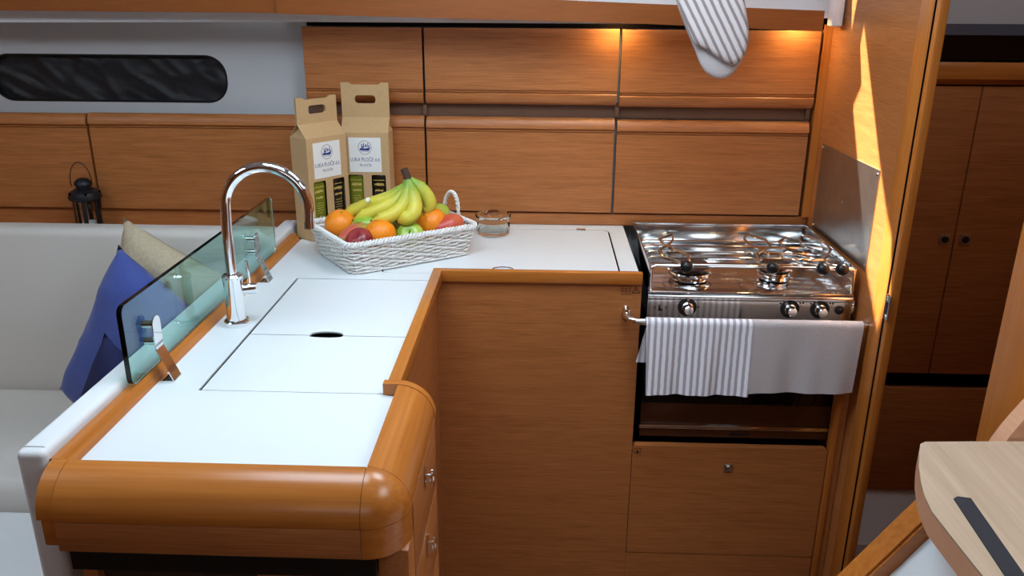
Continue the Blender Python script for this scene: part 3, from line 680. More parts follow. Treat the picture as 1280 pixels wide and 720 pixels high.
# steel splash plate on bulkhead
t = thing('splash_plate', 'brushed steel heat plate screwed to the bulkhead beside the cooker', 'plate', (0.698, 1.9, 0.936))
obj('sheet', B().plate([(1.712, 0.939), (2.086, 0.935), (2.086, 1.150), (1.715, 1.156)], [], 0.6985, 0.6999, lambda u, v, h: (h, u, v)), steel_dull, t)
for y, z in ((1.724, 0.948), (1.724, 1.146), (2.078, 1.142), (2.078, 0.944), (1.9, 1.045)):
    obj('screw', B().cyl((0.6985, y, z), (0.6968, y, z), 0.003, 10), chrome, t)

# door keeper on the jamb
t = thing('door_keeper', 'dark metal latch keeper on the door jamb beside the cooker', 'latch', (0.695, 1.57, 0.885))
obj('keeper_plate', B().box(0.6925, 0.6955, 1.557, 1.577, 0.885, 0.937, 0.001), steel_dull, t)
obj('slot', B().box(0.6915, 0.6924, 1.562, 1.572, 0.898, 0.922), black_plastic, t)
for z in (0.891, 0.931): obj('screw', B().cyl((0.6924, 1.567, z), (0.6908, 1.567, z), 0.0028, 10), chrome, t)

# ================================================================== faucet
fx, fy = -0.551, 1.392
t = thing('faucet', 'tall chrome swan-neck faucet standing beside the sink lids', 'faucet', (fx, fy, WT))
M_ = Matrix.Translation((fx, fy, WT))
obj('base_ring', B().lathe([(0.0225, 0.0003), (0.0225, 0.008), (0.021, 0.010), (0.018, 0.0102)], 32, M_), chrome, t)
obj('body', B().lathe([(0.0172, 0.0103), (0.0172, 0.085), (0.0182, 0.087), (0.0182, 0.094), (0.015, 0.097), (0.009, 0.0975)], 32, M_), chrome, t)
P = [(fx, fy, WT + 0.09), (fx, fy, 1.06), (fx, fy, 1.10)]
ra = 0.0735
for i in range(0, 25):
    a = PI - PI * 1.04 * i / 24
    P.append((fx + 0.002 + ra + ra * math.cos(a), fy + 0.0, 1.138 + ra * math.sin(a)))
P.append((P[-1][0] - 0.001, fy, P[-1][2] - 0.014))
obj('spout', B().tube(P, 0.0092, 16), chrome, t)
e = Vector(P[-1]); obj('nozzle', B().cyl(e + Vector((0, 0, 0.002)), e - Vector((0, 0, 0.010)), 0.0098, 20), chrome, t)
lv = obj('lever_hub', B().cyl((fx + 0.012, fy + 0.006, 0.985), (fx + 0.034, fy + 0.016, 0.985), 0.0105, 20), chrome, t)
obj('lever', B().tube([(fx + 0.025, fy + 0.012, 0.99), (fx + 0.0255, fy + 0.012, 1.01), (fx + 0.024, fy + 0.012, 1.038)], 0.0028, 10), chrome, lv)

# ================================================================== glass splash guard
gx = -0.602
t = thing('glass_guard', 'green tinted glass splash guard on two steel brackets beside the settee', 'glass screen', (gx, 1.42, 0.95))
def gp(u, v, h): return (gx + h, u, v)
obj('pane', B().plate(rrect(1.088, 1.787, 0.9405, 1.066, 0.013, 6), [], -0.004, 0.004, gp), green_glass, t, 30)
ew = plain('dark_polished_glass_edge', srgb(16, 34, 32), 0.08, var=0.0)
for yc in (1.160, 1.632):
    prof = [(-0.583, 1.022), (-0.583, 0.968), (-0.566, 0.9215), (-0.588, 0.9215)]
    br = B()
    # upright strap, slanted leg and foot folded from one strip
    hw = 0.013
    def strap(a, b_, c, d, th=0.002):
        br.faces([(a, yc - hw, b_), (a, yc + hw, b_), (c, yc + hw, d), (c, yc - hw, d), (a + th, yc - hw, b_), (a + th, yc + hw, b_), (c + th, yc + hw, d), (c + th, yc - hw, d)],
                 [(0, 1, 2, 3), (7, 6, 5, 4), (0, 4, 5, 1), (1, 5, 6, 2), (2, 6, 7, 3), (3, 7, 4, 0)])
    br.plate(rrect(yc - hw, yc + hw, 0.968, 1.026, 0.0125, 6), [], -0.5870, -0.5850, lambda u, v, h: (h, u, v))
    strap(-0.587, 0.974, -0.5655, 0.9225); br.box(-0.588, -0.5635, yc - hw, yc + hw, 0.9203, 0.9225)
    bo = obj('bracket', br, chrome, t, 20)
    for z in (1.012, 0.984):
        obj('bolt', B().cyl((-0.611, yc, z), (-0.5871, yc, z), 0.0062, 18), chrome, bo)

# ================================================================== settee with cushions
t = thing('settee', 'cream vinyl corner settee behind the peninsula', 'settee', (-1.3, 1.5, 0.0))
def soft_box(x0, x1, y0, y1, z0, z1, bev): return B().box(x0, x1, y0, y1, z0, z1, bev, 5)
obj('backrest', soft_box(-2.35, -0.655, 1.955, 2.03, 0.44, 0.936, 0.022), settee_vinyl, t)
obj('seat_cushion', soft_box(-2.35, -0.655, 1.50, 1.954, 0.36, 0.50, 0.028), settee_vinyl, t)
obj('seat_cushion', soft_box(-2.35, -0.655, 0.89, 1.495, 0.30, 0.44, 0.028), white_vinyl, t)
obj('base', B().box(-2.35, -0.655, 0.90, 2.03, 0.0, 0.30), white_vinyl, t)
ar = obj('arm_panel', soft_box(-0.651, -0.613, 0.882, 2.028, 0.0, 0.951, 0.009), white_vinyl, t)
obj('seam', B().tube([(-0.6505, 0.896, 0.942), (-0.644, 0.896, 0.9512), (-0.620, 0.896, 0.9512), (-0.6135, 0.896, 0.942)], 0.0012, 6), hull_vinyl, ar)
def cushion(name, label, mat, centre, right, up, w, h, thick, seed):
    rnd = random.Random(seed)
    R3 = Vector(right).normalized(); U3 = Vector(up); U3 = (U3 - R3 * U3.dot(R3)).normalized(); N3 = R3.cross(U3)
    f1, f2, f3 = rnd.uniform(0, 6), rnd.uniform(0, 6), rnd.uniform(0, 6)
    def fn(sgn):
        def q(u, v):
            a = 2 * u - 1; c = 2 * v - 1
            pin = 0.10
            x = a * (1 - pin * (1 - c * c) * abs(a) ** 3) * w / 2
            y = c * (1 - pin * (1 - a * a) * abs(c) ** 3) * h / 2
            d = max(0.0, (1 - a ** 4)) ** 0.6 * max(0.0, (1 - c ** 4)) ** 0.6
            nz = noise.noise(Vector((a * 1.6 + f1, c * 1.6 + f2, f3))); nf = 1 - abs(noise.noise(Vector((a * 2.2 + c + f2, c * 1.3 - a * 1.1, f1)))) * 2
            d *= 1 + 0.22 * nz + 0.14 * nf ** 3
            z = sgn * (thick / 2 * d + 0.001)
            return Vector(centre) + R3 * x + U3 * y + N3 * z
        return q
    b = B().grid(28, 28, fn(1)); b.grid(28, 28, fn(-1))
    bmesh.ops.remove_doubles(b.bm, verts=b.bm.verts, dist=0.0023)
    bmesh.ops.recalc_face_normals(b.bm, faces=b.bm.faces)
    o = obj(name, b, mat, None, 80)
    return tag(o, label, 'cushion', 'cushions on the settee')
cushion('throw_cushion', 'beige linen cushion behind the blue cushions on the settee', beige_cloth, (-0.86, 1.80, 0.745), (0.86, -0.35, -0.30), (0.30, -0.08, 0.95), 0.40, 0.40, 0.11, 3)
cushion('throw_cushion', 'bright blue cushion in front of the beige cushion', blue_cloth, (-0.86, 1.63, 0.71), (0.80, -0.42, -0.42), (0.45, 0.04, 0.9), 0.40, 0.40, 0.12, 5)
cushion('throw_cushion', 'second blue cushion, its shade coloured in as navy, tucked low against the settee arm', shaded_blue_cloth, (-0.86, 1.476, 0.618), (0.80, -0.42, -0.42), (0.45, 0.04, 0.9), 0.28, 0.36, 0.07, 9)

# ================================================================== lantern
lx, ly, lz = -1.188, 2.078, 0.9003
t = thing('lantern', 'small black metal candle lantern on the ledge behind the settee', 'lantern', (lx, ly, lz))
M_ = Matrix.Translation((lx, ly, lz))
obj('base', B().lathe([(0.034, 0.0003), (0.036, 0.006), (0.031, 0.012)], 28, M_), lantern_mat, t)
obj('roof', B().lathe([(0.033, 0.082), (0.040, 0.086), (0.041, 0.092), (0.037, 0.103), (0.022, 0.112), (0.012, 0.113)], 28, M_), lantern_mat, t)
obj('chimney_cap', B().lathe([(0.018, 0.1135), (0.018, 0.120), (0.022, 0.122), (0.021, 0.129), (0.014, 0.137), (0.003, 0.140)], 24, M_), lantern_mat, t)
for i in range(6):
    a = PI / 3 * i + 0.3
    obj('post', B().box(-0.005, 0.005, -0.0012, 0.0012, 0.0123, 0.0818, 0, 1, M_ @ Matrix.Rotation(a, 4, 'Z') @ Matrix.Translation((0, 0.0305, 0))), lantern_mat, t)
obj('glass', B().lathe([(0.027, 0.0125), (0.0275, 0.081), (0.0262, 0.081), (0.0257, 0.0125)], 28, M_, False), clear_glass, t)
obj('candle', B().lathe([(0.018, 0.0126), (0.018, 0.024), (0.002, 0.025)], 20, M_), white_top, t)
obj('handle', B().tube([(lx + 0.026 * math.cos(a) - 0.004, ly + 0.004 * math.cos(a), lz + 0.128 + (0.052 if math.sin(a) > 0 else 0.03) * math.sin(a)) for a in [PI * (1.12 - 1.24 * i / 24) for i in range(25)]], 0.0012, 8), lantern_mat, t)
for a in (0.2, -1.0, -2.2, 1.4, 2.6):
    obj('vent_hole', B().cyl((lx + 0.034 * math.cos(a), ly + 0.034 * math.sin(a), lz + 0.100), (lx + 0.0385 * math.cos(a), ly + 0.0385 * math.sin(a), lz + 0.1035), 0.0035, 10), dark_gap, t)

# ================================================================== cartons with bottles
CW, CD = 0.118, 0.062
def carton(label, loc, rotz, HB, HG, HP):
    t = thing('bottle_carton', label, 'carton', loc, rotz, 'cardboard bottle cartons')
    hw, hd = CW / 2, CD / 2; th = 0.0012
    wins = [rrect(-0.046, -0.009, 0.052, 0.145, 0.004, 3), rrect(0.012, 0.048, 0.052, 0.145, 0.004, 3)]
    f = B().plate([(-hw, 0.0), (hw, 0.0), (hw, HB), (-hw, HB)], wins, -hd, -hd + th, lambda u, v, h: (u, h, v))
    f.box(-hw, hw, hd - th, hd, 0.0, HB); f.box(-hw, hw, -hd + th, hd - th, 0.0, th)
    f.box(-hw, -hw + th, -hd + th, hd - th, 0.0, HB); f.box(hw - th, hw, -hd + th, hd - th, 0.0, HB)
    # gable slopes and tucked gussets
    for s in (-1, 1):
        f.faces([(-hw, s * hd, HB), (hw, s * hd, HB), (hw, s * 0.003, HG), (-hw, s * 0.003, HG), (-hw, s * (hd - th), HB), (hw, s * (hd - th), HB), (hw, s * 0.0018, HG), (-hw, s * 0.0018, HG)],
                [(0, 1, 2, 3), (7, 6, 5, 4), (0, 4, 5, 1), (2, 6, 7, 3), (1, 5, 6, 2), (3, 7, 4, 0)])
        xi = s * (hw - 0.016)
        f.faces([(s * hw, -hd, HB), (s * hw, hd, HB), (xi, 0, HG - 0.002), (s * hw - s * th, -hd, HB), (s * hw - s * th, hd, HB), (xi - s * th, 0, HG - 0.002)],
                [(0, 1, 2), (5, 4, 3), (0, 3, 4, 1), (1, 4, 5, 2), (2, 5, 3, 0)])
    obj('box', f, kraft, t, 0, True)
    zs = HG + (HP - HG) * 0.52
    slot = rrect(-0.026, 0.026, zs - 0.010, zs + 0.010, 0.008, 4)
    top = [(-hw, HG), (hw, HG), (hw, HP), (0.040, HP), (0.034, HP - 0.005), (-0.034, HP - 0.005), (-0.040, HP), (-hw, HP)]
    h = B().plate(top, [slot], -0.003, -0.0012, lambda u, v, hh_: (u, hh_, v)); h.plate(top, [slot], 0.0012, 0.003, lambda u, v, hh_: (u, hh_, v))
    obj('handle', h, kraft, t, 0, True)
    lb = obj('label', B().plate([(-0.041, 0.152), (0.039, 0.152), (0.039, 0.238), (-0.041, 0.238)], [], -hd - 0.0006, -hd - 0.0001, lambda u, v, hh_: (u, hh_, v)), paper, t, 0, True)
    yl = -hd - 0.0007
    def flat(u, v, hh_): return (u, yl - hh_, v)
    # print on the label is local to the carton, so undo the label's own base offset
    off = lb.location.copy()
    def pr(name, b_, m):
        bmesh.ops.translate(b_.bm, verts=b_.bm.verts, vec=-off); return obj(name, b_, m, lb, 0, True)
    cx_, cz_ = -0.001, 0.2135
    el = [(cx_ + 0.0165 * math.cos(2 * PI * i / 36), cz_ + 0.0175 * math.sin(2 * PI * i / 36)) for i in range(36)]
    el2 = [(cx_ + 0.0156 * math.cos(2 * PI * i / 36), cz_ + 0.0166 * math.sin(2 * PI * i / 36)) for i in range(36)]
    pr('emblem_ring', B().plate(el, [el2], 0, 0.0002, flat), ink)
    sh = B()
    sh.plate([(cx_ - 0.013, cz_ - 0.007), (cx_ + 0.010, cz_ - 0.008), (cx_ + 0.0145, cz_ + 0.001), (cx_ + 0.002, cz_ - 0.0025), (cx_ - 0.006, cz_ - 0.0015), (cx_ - 0.0125, cz_ - 0.002)], [], 0, 0.0002, flat)
    for a, c, w_, h_ in ((-0.009, -0.001, 0.005, 0.005), (-0.004, 0.0, 0.003, 0.011), (0.001, 0.001, 0.004, 0.007), (0.007, 0.001, 0.002, 0.011), (0.0095, 0.001, 0.0025, 0.005), (-0.009, 0.005, 0.003, 0.004)):
        sh.plate([(cx_ + a, cz_ + c), (cx_ + a + w_, cz_ + c), (cx_ + a + w_ * 0.8, cz_ + c + h_), (cx_ + a + w_ * 0.2, cz_ + c + h_)], [], 0, 0.0002, flat)
    sh.plate([(cx_ - 0.011, cz_ - 0.0105), (cx_ + 0.011, cz_ - 0.0105), (cx_ + 0.011, cz_ - 0.0098), (cx_ - 0.011, cz_ - 0.0098)], [], 0, 0.0002, flat)
    pr('ship_emblem', sh, ink_dark)
    Mt = Matrix.Translation((cx_, yl, 0.179)) @ Matrix.Rotation(PI / 2, 4, 'X') @ Matrix.Diagonal((0.86, 1.15, 1, 1))
    pr('lettering', text_mesh('LUKA PLO\u010cE d.d.', 0.0116, ink, Mt), ink)
    Mt = Matrix.Translation((cx_, yl, 0.1665)) @ Matrix.Rotation(PI / 2, 4, 'X') @ Matrix.Diagonal((1.15, 1, 1, 1))
    pr('lettering', text_mesh('PLO\u010cE', 0.0085, ink, Mt), ink)
    return t
def bottle(label, base, rotz, mat, group):
    t = thing('oil_bottle', label, 'bottle', base, rotz, group)
    sq = B(); n = 28
    def sec(r, z, p):
        out = []
        for k in range(n):
            a = 2 * PI * k / n; c, s = math.cos(a), math.sin(a)
            m_ = (abs(c) ** p + abs(s) ** p) ** (-1.0 / p); out.append((r * m_ * c, r * m_ * s, z))
        return out
    secs = [sec(0.021, 0.0, 5), sec(0.0225, 0.003, 5), sec(0.0225, 0.135, 5), sec(0.020, 0.150, 4), sec(0.012, 0.170, 2.5), sec(0.010, 0.180, 2), sec(0.010, 0.205, 2)]
    vs = [v for s_ in secs for v in s_]; fs = [(i * n + k, i * n + (k + 1) % n, (i + 1) * n + (k + 1) % n, (i + 1) * n + k) for i in range(len(secs) - 1) for k in range(n)]
    fs += [tuple(range(n))[::-1], tuple((len(secs) - 1) * n + k for k in range(n))]
    sq.faces(vs, fs); obj('glass_body', sq, mat, t, 40, True)
    obj('cap', B().lathe([(0.0115, 0.198), (0.0115, 0.222), (0.009, 0.224)], 20), black_plastic, t, None, True)
    g = B(); rr = random.Random(label)
    yv = -0.0227
    rows = [(0.128, 0.030, 0.002), (0.114, 0.024, 0.008), (0.100, 0.022, 0.006), (0.088, 0.018, 0.002), (0.082, 0.022, 0.002), (0.076, 0.016, 0.002), (0.070, 0.020, 0.002), (0.064, 0.012, 0.002), (0.054, 0.006, 0.004)]
    for z, wd, hh_ in rows:
        x = -wd / 2
        while x < wd / 2:
            l_ = rr.uniform(0.0012, 0.0035); g.box(x, min(x + l_, wd / 2), yv - 0.0003, yv, z + rr.uniform(0, hh_ * 0.3), z + hh_ * rr.uniform(0.7, 1.0)); x += l_ + rr.uniform(0.0006, 0.0016)
    obj('gold_print', g, gold, t, 0, True)
    return t
def at_local(loc, rz, x, y, z): return Vector(loc) + Matrix.Rotation(rz, 3, 'Z') @ Vector((x, y, z))
aL = math.radians(52)
locR = (-0.4365, 2.072, WT + 0.0005); locL0 = Vector((-0.5525, 1.930, WT + 0.0005))
locL = tuple(locL0 + Matrix.Rotation(aL, 3, 'Z') @ Vector((CW / 2, CD / 2, 0)))
carton('kraft cardboard bottle carton facing forward, behind the bananas', locR, 0.0, 0.25, 0.284, 0.368)
carton('kraft cardboard bottle carton turned sideways, next to the faucet spout', locL, aL, 0.25, 0.28, 0.342)
for loc, rz, nm in ((locR, 0.0, 'forward-facing carton'), (locL, aL, 'sideways-turned carton')):
    bottle('olive green oil bottle in the window of the %s' % nm, at_local(loc, rz, -0.0275, -0.004, 0.0016), rz, olive, 'bottles inside the cartons')
    bottle('dark bottle with gold print in the %s' % nm, at_local(loc, rz, 0.030, -0.004, 0.0016), rz, blackbottle, 'bottles inside the cartons')

# ================================================================== ashtray
ax_, ay_ = -0.118, 2.032
M_ = Matrix.Translation((ax_, ay_, WT + 0.0004))
prof = [(0.0, 0), (0.036, 0), (0.041, 0.003), (0.0425, 0.012), (0.0425, 0.028), (0.0415, 0.033), (0.043, 0.037), (0.0455, 0.044), (0.0455, 0.050), (0.0425, 0.051), (0.0405, 0.046), (0.0390, 0.012), (0.034, 0.008), (0.0, 0.0075)]
vs = []; fs = []; seg = 48; n = len(prof)
for i, (r, z) in enumerate(prof):
    for k in range(seg):
        a = 2 * PI * k / seg
        zz = z
        if i in (8, 9) and min(abs((a - q + PI) % (2 * PI) - PI) for q in (0.5, 2.07, 3.64, 5.21)) < 0.10: zz = 0.044
        vs.append((r * math.cos(a), r * math.sin(a), zz))
fs = [(i * seg + k, i * seg + (k + 1) % seg, (i + 1) * seg + (k + 1) % seg, (i + 1) * seg + k) for i in range(n - 1) for k in range(seg)]
b = B(); b.faces(vs, fs, M_); bmesh.ops.remove_doubles(b.bm, verts=b.bm.verts, dist=1e-5)
tag(obj('ashtray', b, clear_glass, None, 30), 'round clear glass ashtray on the white worktop by the basket', 'ashtray')

# ================================================================== fruit basket (wicker) and fruit
bc = Vector((-0.342, 1.8485, WT + 0.0005)); ba = math.radians(35.6)
BL, BWd, BH = 0.322, 0.239, 0.070
t = thing('fruit_basket', 'white wicker basket holding fruit in front of the cartons', 'basket', bc, ba)
def perim(s, l, w, r=0.02):
    """point on a rounded rectangle, s in 0..1"""
    segs = [('l', l - 2 * r), ('c', PI * r / 2), ('l', w - 2 * r), ('c', PI * r / 2)] * 2
    tot = 2 * (l - 2 * r) + 2 * (w - 2 * r) + 2 * PI * r
    d = (s % 1.0) * tot
    corners = [((-l / 2 + r, -w / 2), (1, 0)), ((l / 2 - r, -w / 2 + r), None), ((l / 2, -w / 2 + r), (0, 1)), ((l / 2 - r, w / 2 - r), None),
               ((l / 2 - r, w / 2), (-1, 0)), ((-l / 2 + r, w / 2 - r), None), ((-l / 2, w / 2 - r), (0, -1)), ((-l / 2 + r, -w / 2 + r), None)]
    for i, (kind, ln) in enumerate(segs):
        if d <= ln or i == 7:
            p, dr_ = corners[i]
            if kind == 'l':
                q = Vector((p[0] + dr_[0] * d, p[1] + dr_[1] * d, 0)); nn = Vector((dr_[1], -dr_[0], 0))
            else:
                a = [-PI / 2, 0, PI / 2, PI][i // 2] + d / r; nn = Vector((math.cos(a), math.sin(a), 0)); q = Vector((p[0], p[1], 0)) + nn * r
            return q, nn
        d -= ln
def wall_pt(s, h, off):
    k = h / BH
    q, nn = perim(s, 0.288 + 0.030 * k, 0.206 + 0.030 * k); return q + nn * off + Vector((0, 0, h))
NS = 46
stakes = B()
for i in range(NS):
    s = (i + 0.5) / NS
    stakes.tube([wall_pt(s, 0.002, 0), wall_pt(s, 0.035, 0), wall_pt(s, BH - 0.002, 0)], 0.0021, 6)
so = obj('stakes', stakes, wicker, t, None, True); so['kind'] = 'stuff'
rnd = random.Random(4)
for row in range(13):
    h = 0.005 + row * 0.0049
    pts = []
    N = NS * 4
    for i in range(N):
        s = i / N
        amp = 0.0031 * math.cos(PI * (s * NS - 0.5)) * (1 if row % 2 == 0 else -1)
        pts.append(wall_pt(s, h + 0.0011 * math.sin(s * 2 * PI * 9 + row * 2) + rnd.uniform(-0.0005, 0.0005), amp))
    obj('weaver', B().tube(pts, 0.0022 + 0.0002 * (row % 3), 6, True), wicker, t, None, True)
# plaited rim and foot
for k in range(3):
    pts = []; N = 330
    for i in range(N):
        s = i / N; ph = 2 * PI * (s * 44 + k / 3)
        q = wall_pt(s, BH, 0.001 + 0.0044 * math.cos(ph)); q.z = BH + 0.001 + 0.0042 * math.sin(ph); pts.append(q)
    obj('rim_strand', B().tube(pts, 0.0029, 6, True), wicker, t, None, True)
for k in range(2):
    pts = []; N = 220
    for i in range(N):
        s = i / N; ph = 2 * PI * (s * 34 + k / 2); q = wall_pt(s, 0.004, 0.001 + 0.0025 * math.cos(ph)); q.z = 0.0040 + 0.0015 * math.sin(ph); pts.append(q)
    obj('foot_strand', B().tube(pts, 0.0022, 6, True), wicker, t, None, True)
obj('base', B().plate(rrect(-0.142, 0.142, -0.101, 0.101, 0.02, 4), [], 0.002, 0.006), wicker, t, None, True)
for k in range(2):
    pts = []
    for i in range(61):
        a = PI * i / 60; ph = 2 * PI * (i / 60 * 7 + k / 2)
        rad = 0.034
        c = Vector((BL / 2 - 0.004 + 0.004 * math.sin(a), rad * math.cos(a), BH - 0.004 + 0.060 * math.sin(a) ** 0.75))
        nrm = Vector((0, math.cos(a), math.sin(a))); bi = Vector((1, 0, 0))
        pts.append(c + nrm * 0.0024 * math.cos(ph) + bi * 0.0024 * math.sin(ph))
    obj('handle_strand', B().tube(pts, 0.0030, 7), wicker, t, None, True)

def fruit_body(r, dent=0.25, squash=0.92, seg=28, ring=18, flare=0.0):
    def fn(u, v):
        a = 2 * PI * u; e = PI * (v - 0.5)
        rad = r * math.cos(e) * (1 + flare * math.sin(e)); z = r * squash * math.sin(e)
        d = dent * r * math.exp(-(math.cos(e) / 0.33) ** 2); z -= math.copysign(d, e)
        return (rad * math.cos(a), rad * math.sin(a), z)
    b = B().grid(seg, ring, fn, True); bmesh.ops.remove_doubles(b.bm, verts=b.bm.verts, dist=1e-5); bmesh.ops.recalc_face_normals(b.bm, faces=b.bm.faces)
    return b
def rot_place(b, loc, tilt):
    bmesh.ops.transform(b.bm, matrix=Matrix.Translation(Vector(loc)) @ Euler(tilt).to_matrix().to_4x4(), verts=b.bm.verts); return b
FG = 'fruit in the white basket'
def inside(loc, rx, ry):
    """keep a fruit between the basket walls"""
    v = Matrix.Rotation(-ba, 3, 'Z') @ (Vector(loc) - bc)
    lx2 = 0.144 - rx; ly2 = 0.103 - ry
    v.x = max(-lx2, min(lx2, v.x)); v.y = max(-ly2, min(ly2, v.y))
    w_ = bc + Matrix.Rotation(ba, 3, 'Z') @ v
    return (w_.x, w_.y, loc[2] + 0.007)
def orange(label, loc, r, tilt):
    loc = inside(loc, r, r)
    t = thing('orange', label, 'orange', (loc[0], loc[1], loc[2] - r * 0.9), 0, FG)
    obj('peel', rot_place(fruit_body(r, 0.03, 0.95), loc, tilt), orange_m, t, 80)
    n_ = Vector(loc) + Euler(tilt).to_matrix() @ Vector((0, 0, r * 0.925))
    nb = B().lathe([(0.003, 0), (0.0026, 0.001), (0.001, 0.0014)], 8); rot_place(nb, n_, tilt); obj('navel', nb, banana_g, t)
def apple(label, loc, r, tilt, mat, stem=True):
    loc = inside(loc, r, r)
    t = thing('apple', label, 'apple', (loc[0], loc[1], loc[2] - r * 0.9), 0, FG)
    obj('skin', rot_place(fruit_body(r, 0.24, 0.95, flare=0.06), loc, tilt), mat, t, 80)
    if stem:
        sb_ = B().tube([(0, 0, r * 0.66), (0.001, 0, r * 0.9), (0.004, 0, r * 1.2)], [0.0014, 0.0011, 0.0015], 6)
        obj('stem', rot_place(sb_, loc, tilt), stem_m, t)
def mango(label, loc, r, tilt, mat, cat='mango'):
    loc = inside(loc, r * 1.2, r * 0.9)
    t = thing('mango', label, cat, (loc[0], loc[1], loc[2] - r * 0.8), 0, FG)
    def fn(u, v):
        a = 2 * PI * u; e = PI * (v - 0.5); x = r * 1.28 * math.sin(e)
        rad = r * 0.86 * math.cos(e) * (1 + 0.12 * math.sin(e))
        return (x, rad * math.cos(a), rad * 0.95 * math.sin(a) + 0.12 * r * math.sin(e) ** 2)
    b = B().grid(28, 18, fn, True); bmesh.ops.remove_doubles(b.bm, verts=b.bm.verts, dist=1e-5)
    obj('skin', rot_place(b, loc, tilt), mat, t, 80)
    obj('stem_scar', rot_place(B().lathe([(0.0035, 0), (0.003, 0.0015), (0.001, 0.002)], 8, Matrix.Translation((-r * 1.27, 0, 0.12 * r)) @ Matrix.Rotation(-PI / 2, 4, 'Y')), loc, tilt), stem_m, t)
ZF = 0.985
orange('orange at the left end of the basket, beside the faucet spout', (-0.468, 1.815, 0.987), 0.0365, (0.3, 0.2, 0))
mango('red and green blushed mango at the left corner of the basket', (-0.436, 1.746, 0.978), 0.031, (0.2, -0.3, 0.62), mango_m)
apple('dark red apple at the front left corner of the basket', (-0.404, 1.700, 0.976), 0.0315, (0.5, -0.4, 0), apple_r, False)
apple('green apple with upright stem under the banana tips', (-0.392, 1.803, 0.987), 0.0335, (-0.15, -0.15, 0), apple_g)
orange('orange in the middle of the front rim of the basket', (-0.345, 1.748, 0.984), 0.0355, (-0.4, 0.1, 0))
apple('green apple squeezed below the bananas, between two oranges', (-0.328, 1.822, 0.966), 0.032, (0.2, 0.5, 0), apple_g, False)
apple('green apple lying stem-forward at the front rim', (-0.284, 1.785, 0.970), 0.0325, (0.95, 0.1, 0), apple_g)
orange('large orange right of the bananas near the front rim', (-0.252, 1.854, 0.986), 0.0375, (0.6, -0.5, 0))
mango('yellow-green mango behind the large orange', (-0.226, 1.922, 0.986), 0.034, (0.0, -0.35, 0.5), pear_m)
mango('red mango at the right corner of the basket', (-0.200, 1.838, 0.978), 0.0335, (0.0, -0.2, 0.55), mango_r)
orange('orange mostly hidden behind the bananas at the rear rim', (-0.268, 1.975, 0.982), 0.0355, (0, 0, 0))
# bananas
t = thing('banana_bunch', 'bunch of yellow-green bananas leaning on the fruit', 'bananas', (-0.34, 1.85, 0.99), 0, FG)
def bez(p, n=18):
    p = [Vector(q) for q in p]; out = []
    for i in range(n):
        s = i / (n - 1)
        out.append(p[0] * (1 - s) ** 3 + p[1] * 3 * s * (1 - s) ** 2 + p[2] * 3 * s * s * (1 - s) + p[3] * s ** 3)
    return out
hub = Vector(HUB)
def banana(p, r=0.0160):
    pts = bez(p, 22); rs = []
    for i in range(22):
        s = i / 21
        if s < 0.22: k = 0.42 + 0.5 * (s / 0.22) ** 1.5
        elif s > 0.85: k = 1.0 - 0.72 * ((s - 0.85) / 0.15) ** 1.6
        else: k = 0.92 + 0.08 * math.sin((s - 0.22) / 0.63 * PI)
        rs.append(r * k)
    o = obj('banana', B().tube(pts, rs, 10), banana_m, t, 50)
    d = (pts[-1] - pts[-2]).normalized(); obj('tip', B().cyl(pts[-1] - d * 0.001, pts[-1] + d * 0.004, 0.0042, 8), banana_stem, o)
    return o
b1 = banana([hub, hub + Vector((-0.012, -0.005, -0.055)), (-0.395, 1.835, 1.053), (-0.455, 1.842, 1.006)])
banana([hub + Vector((0.001, -0.004, 0)), hub + Vector((-0.004, -0.012, -0.060)), (-0.360, 1.800, 1.043), (-0.418, 1.802, 1.010)])
banana([hub + Vector((0.003, -0.006, 0)), hub + Vector((0.004, -0.020, -0.058)), (-0.318, 1.772, 1.028), (-0.372, 1.775, 1.016)])
banana([hub + Vector((0.005, -0.004, 0)), hub + Vector((0.020, -0.020, -0.055)), (-0.262, 1.782, 1.028), (-0.318, 1.790, 1.014)], 0.018)
banana([hub + Vector((0.007, 0.002, 0)), hub + Vector((0.040, 0.004, -0.020)), (-0.232, 1.842, 1.028), (-0.272, 1.852, 1.024)], 0.0165)
obj('stem', B().tube([hub + Vector((0.003, 0, -0.012)), hub + Vector((0.001, 0, 0.006)), hub + Vector((-0.006, 0, 0.024))], [0.0115, 0.0095, 0.0085], 8), banana_stem, t)
stk = B().cyl((-0.3885, 1.8185, 1.0545), (-0.3890, 1.8165, 1.0555), 0.0052, 14); obj('fruit_sticker', stk, paper, b1)

# ================================================================== oven mitt
t = thing('oven_mitt', 'striped oven mitt with grey lining hanging in front of the lockers', 'oven mitt', (0.33, 1.75, 1.336))
def pad(outline, y, thick, c):
    """quilted pad puffed between two faces; outline in (x,z)"""
    n_ = len(outline); vs = []; fs = []; rings = [1.0, 0.97, 0.9, 0.7, 0.4]
    dep = [0.15, 0.55, 0.85, 1.0, 1.0]
    for sgn in (1, -1):
        off = len(vs)
        for k, dd in zip(rings, dep):
            for x, z in outline: vs.append((c[0] + (x - c[0]) * k, y - sgn * thick / 2 * dd, c[1] + (z - c[1]) * k))
        vs.append((c[0], y - sgn * thick / 2, c[1]))
        for j in range(4):
            for i in range(n_):
                l = (i + 1) % n_; fs.append((off + j * n_ + i, off + j * n_ + l, off + (j + 1) * n_ + l, off + (j + 1) * n_ + i))
        for i in range(n_): fs.append((off + 4 * n_ + i, off + 4 * n_ + (i + 1) % n_, len(vs) - 1))
    half = 5 * n_ + 1
    for i in range(n_): fs.append((i, (i + 1) % n_, half + (i + 1) % n_, half + i))
    return B().faces(vs, fs)
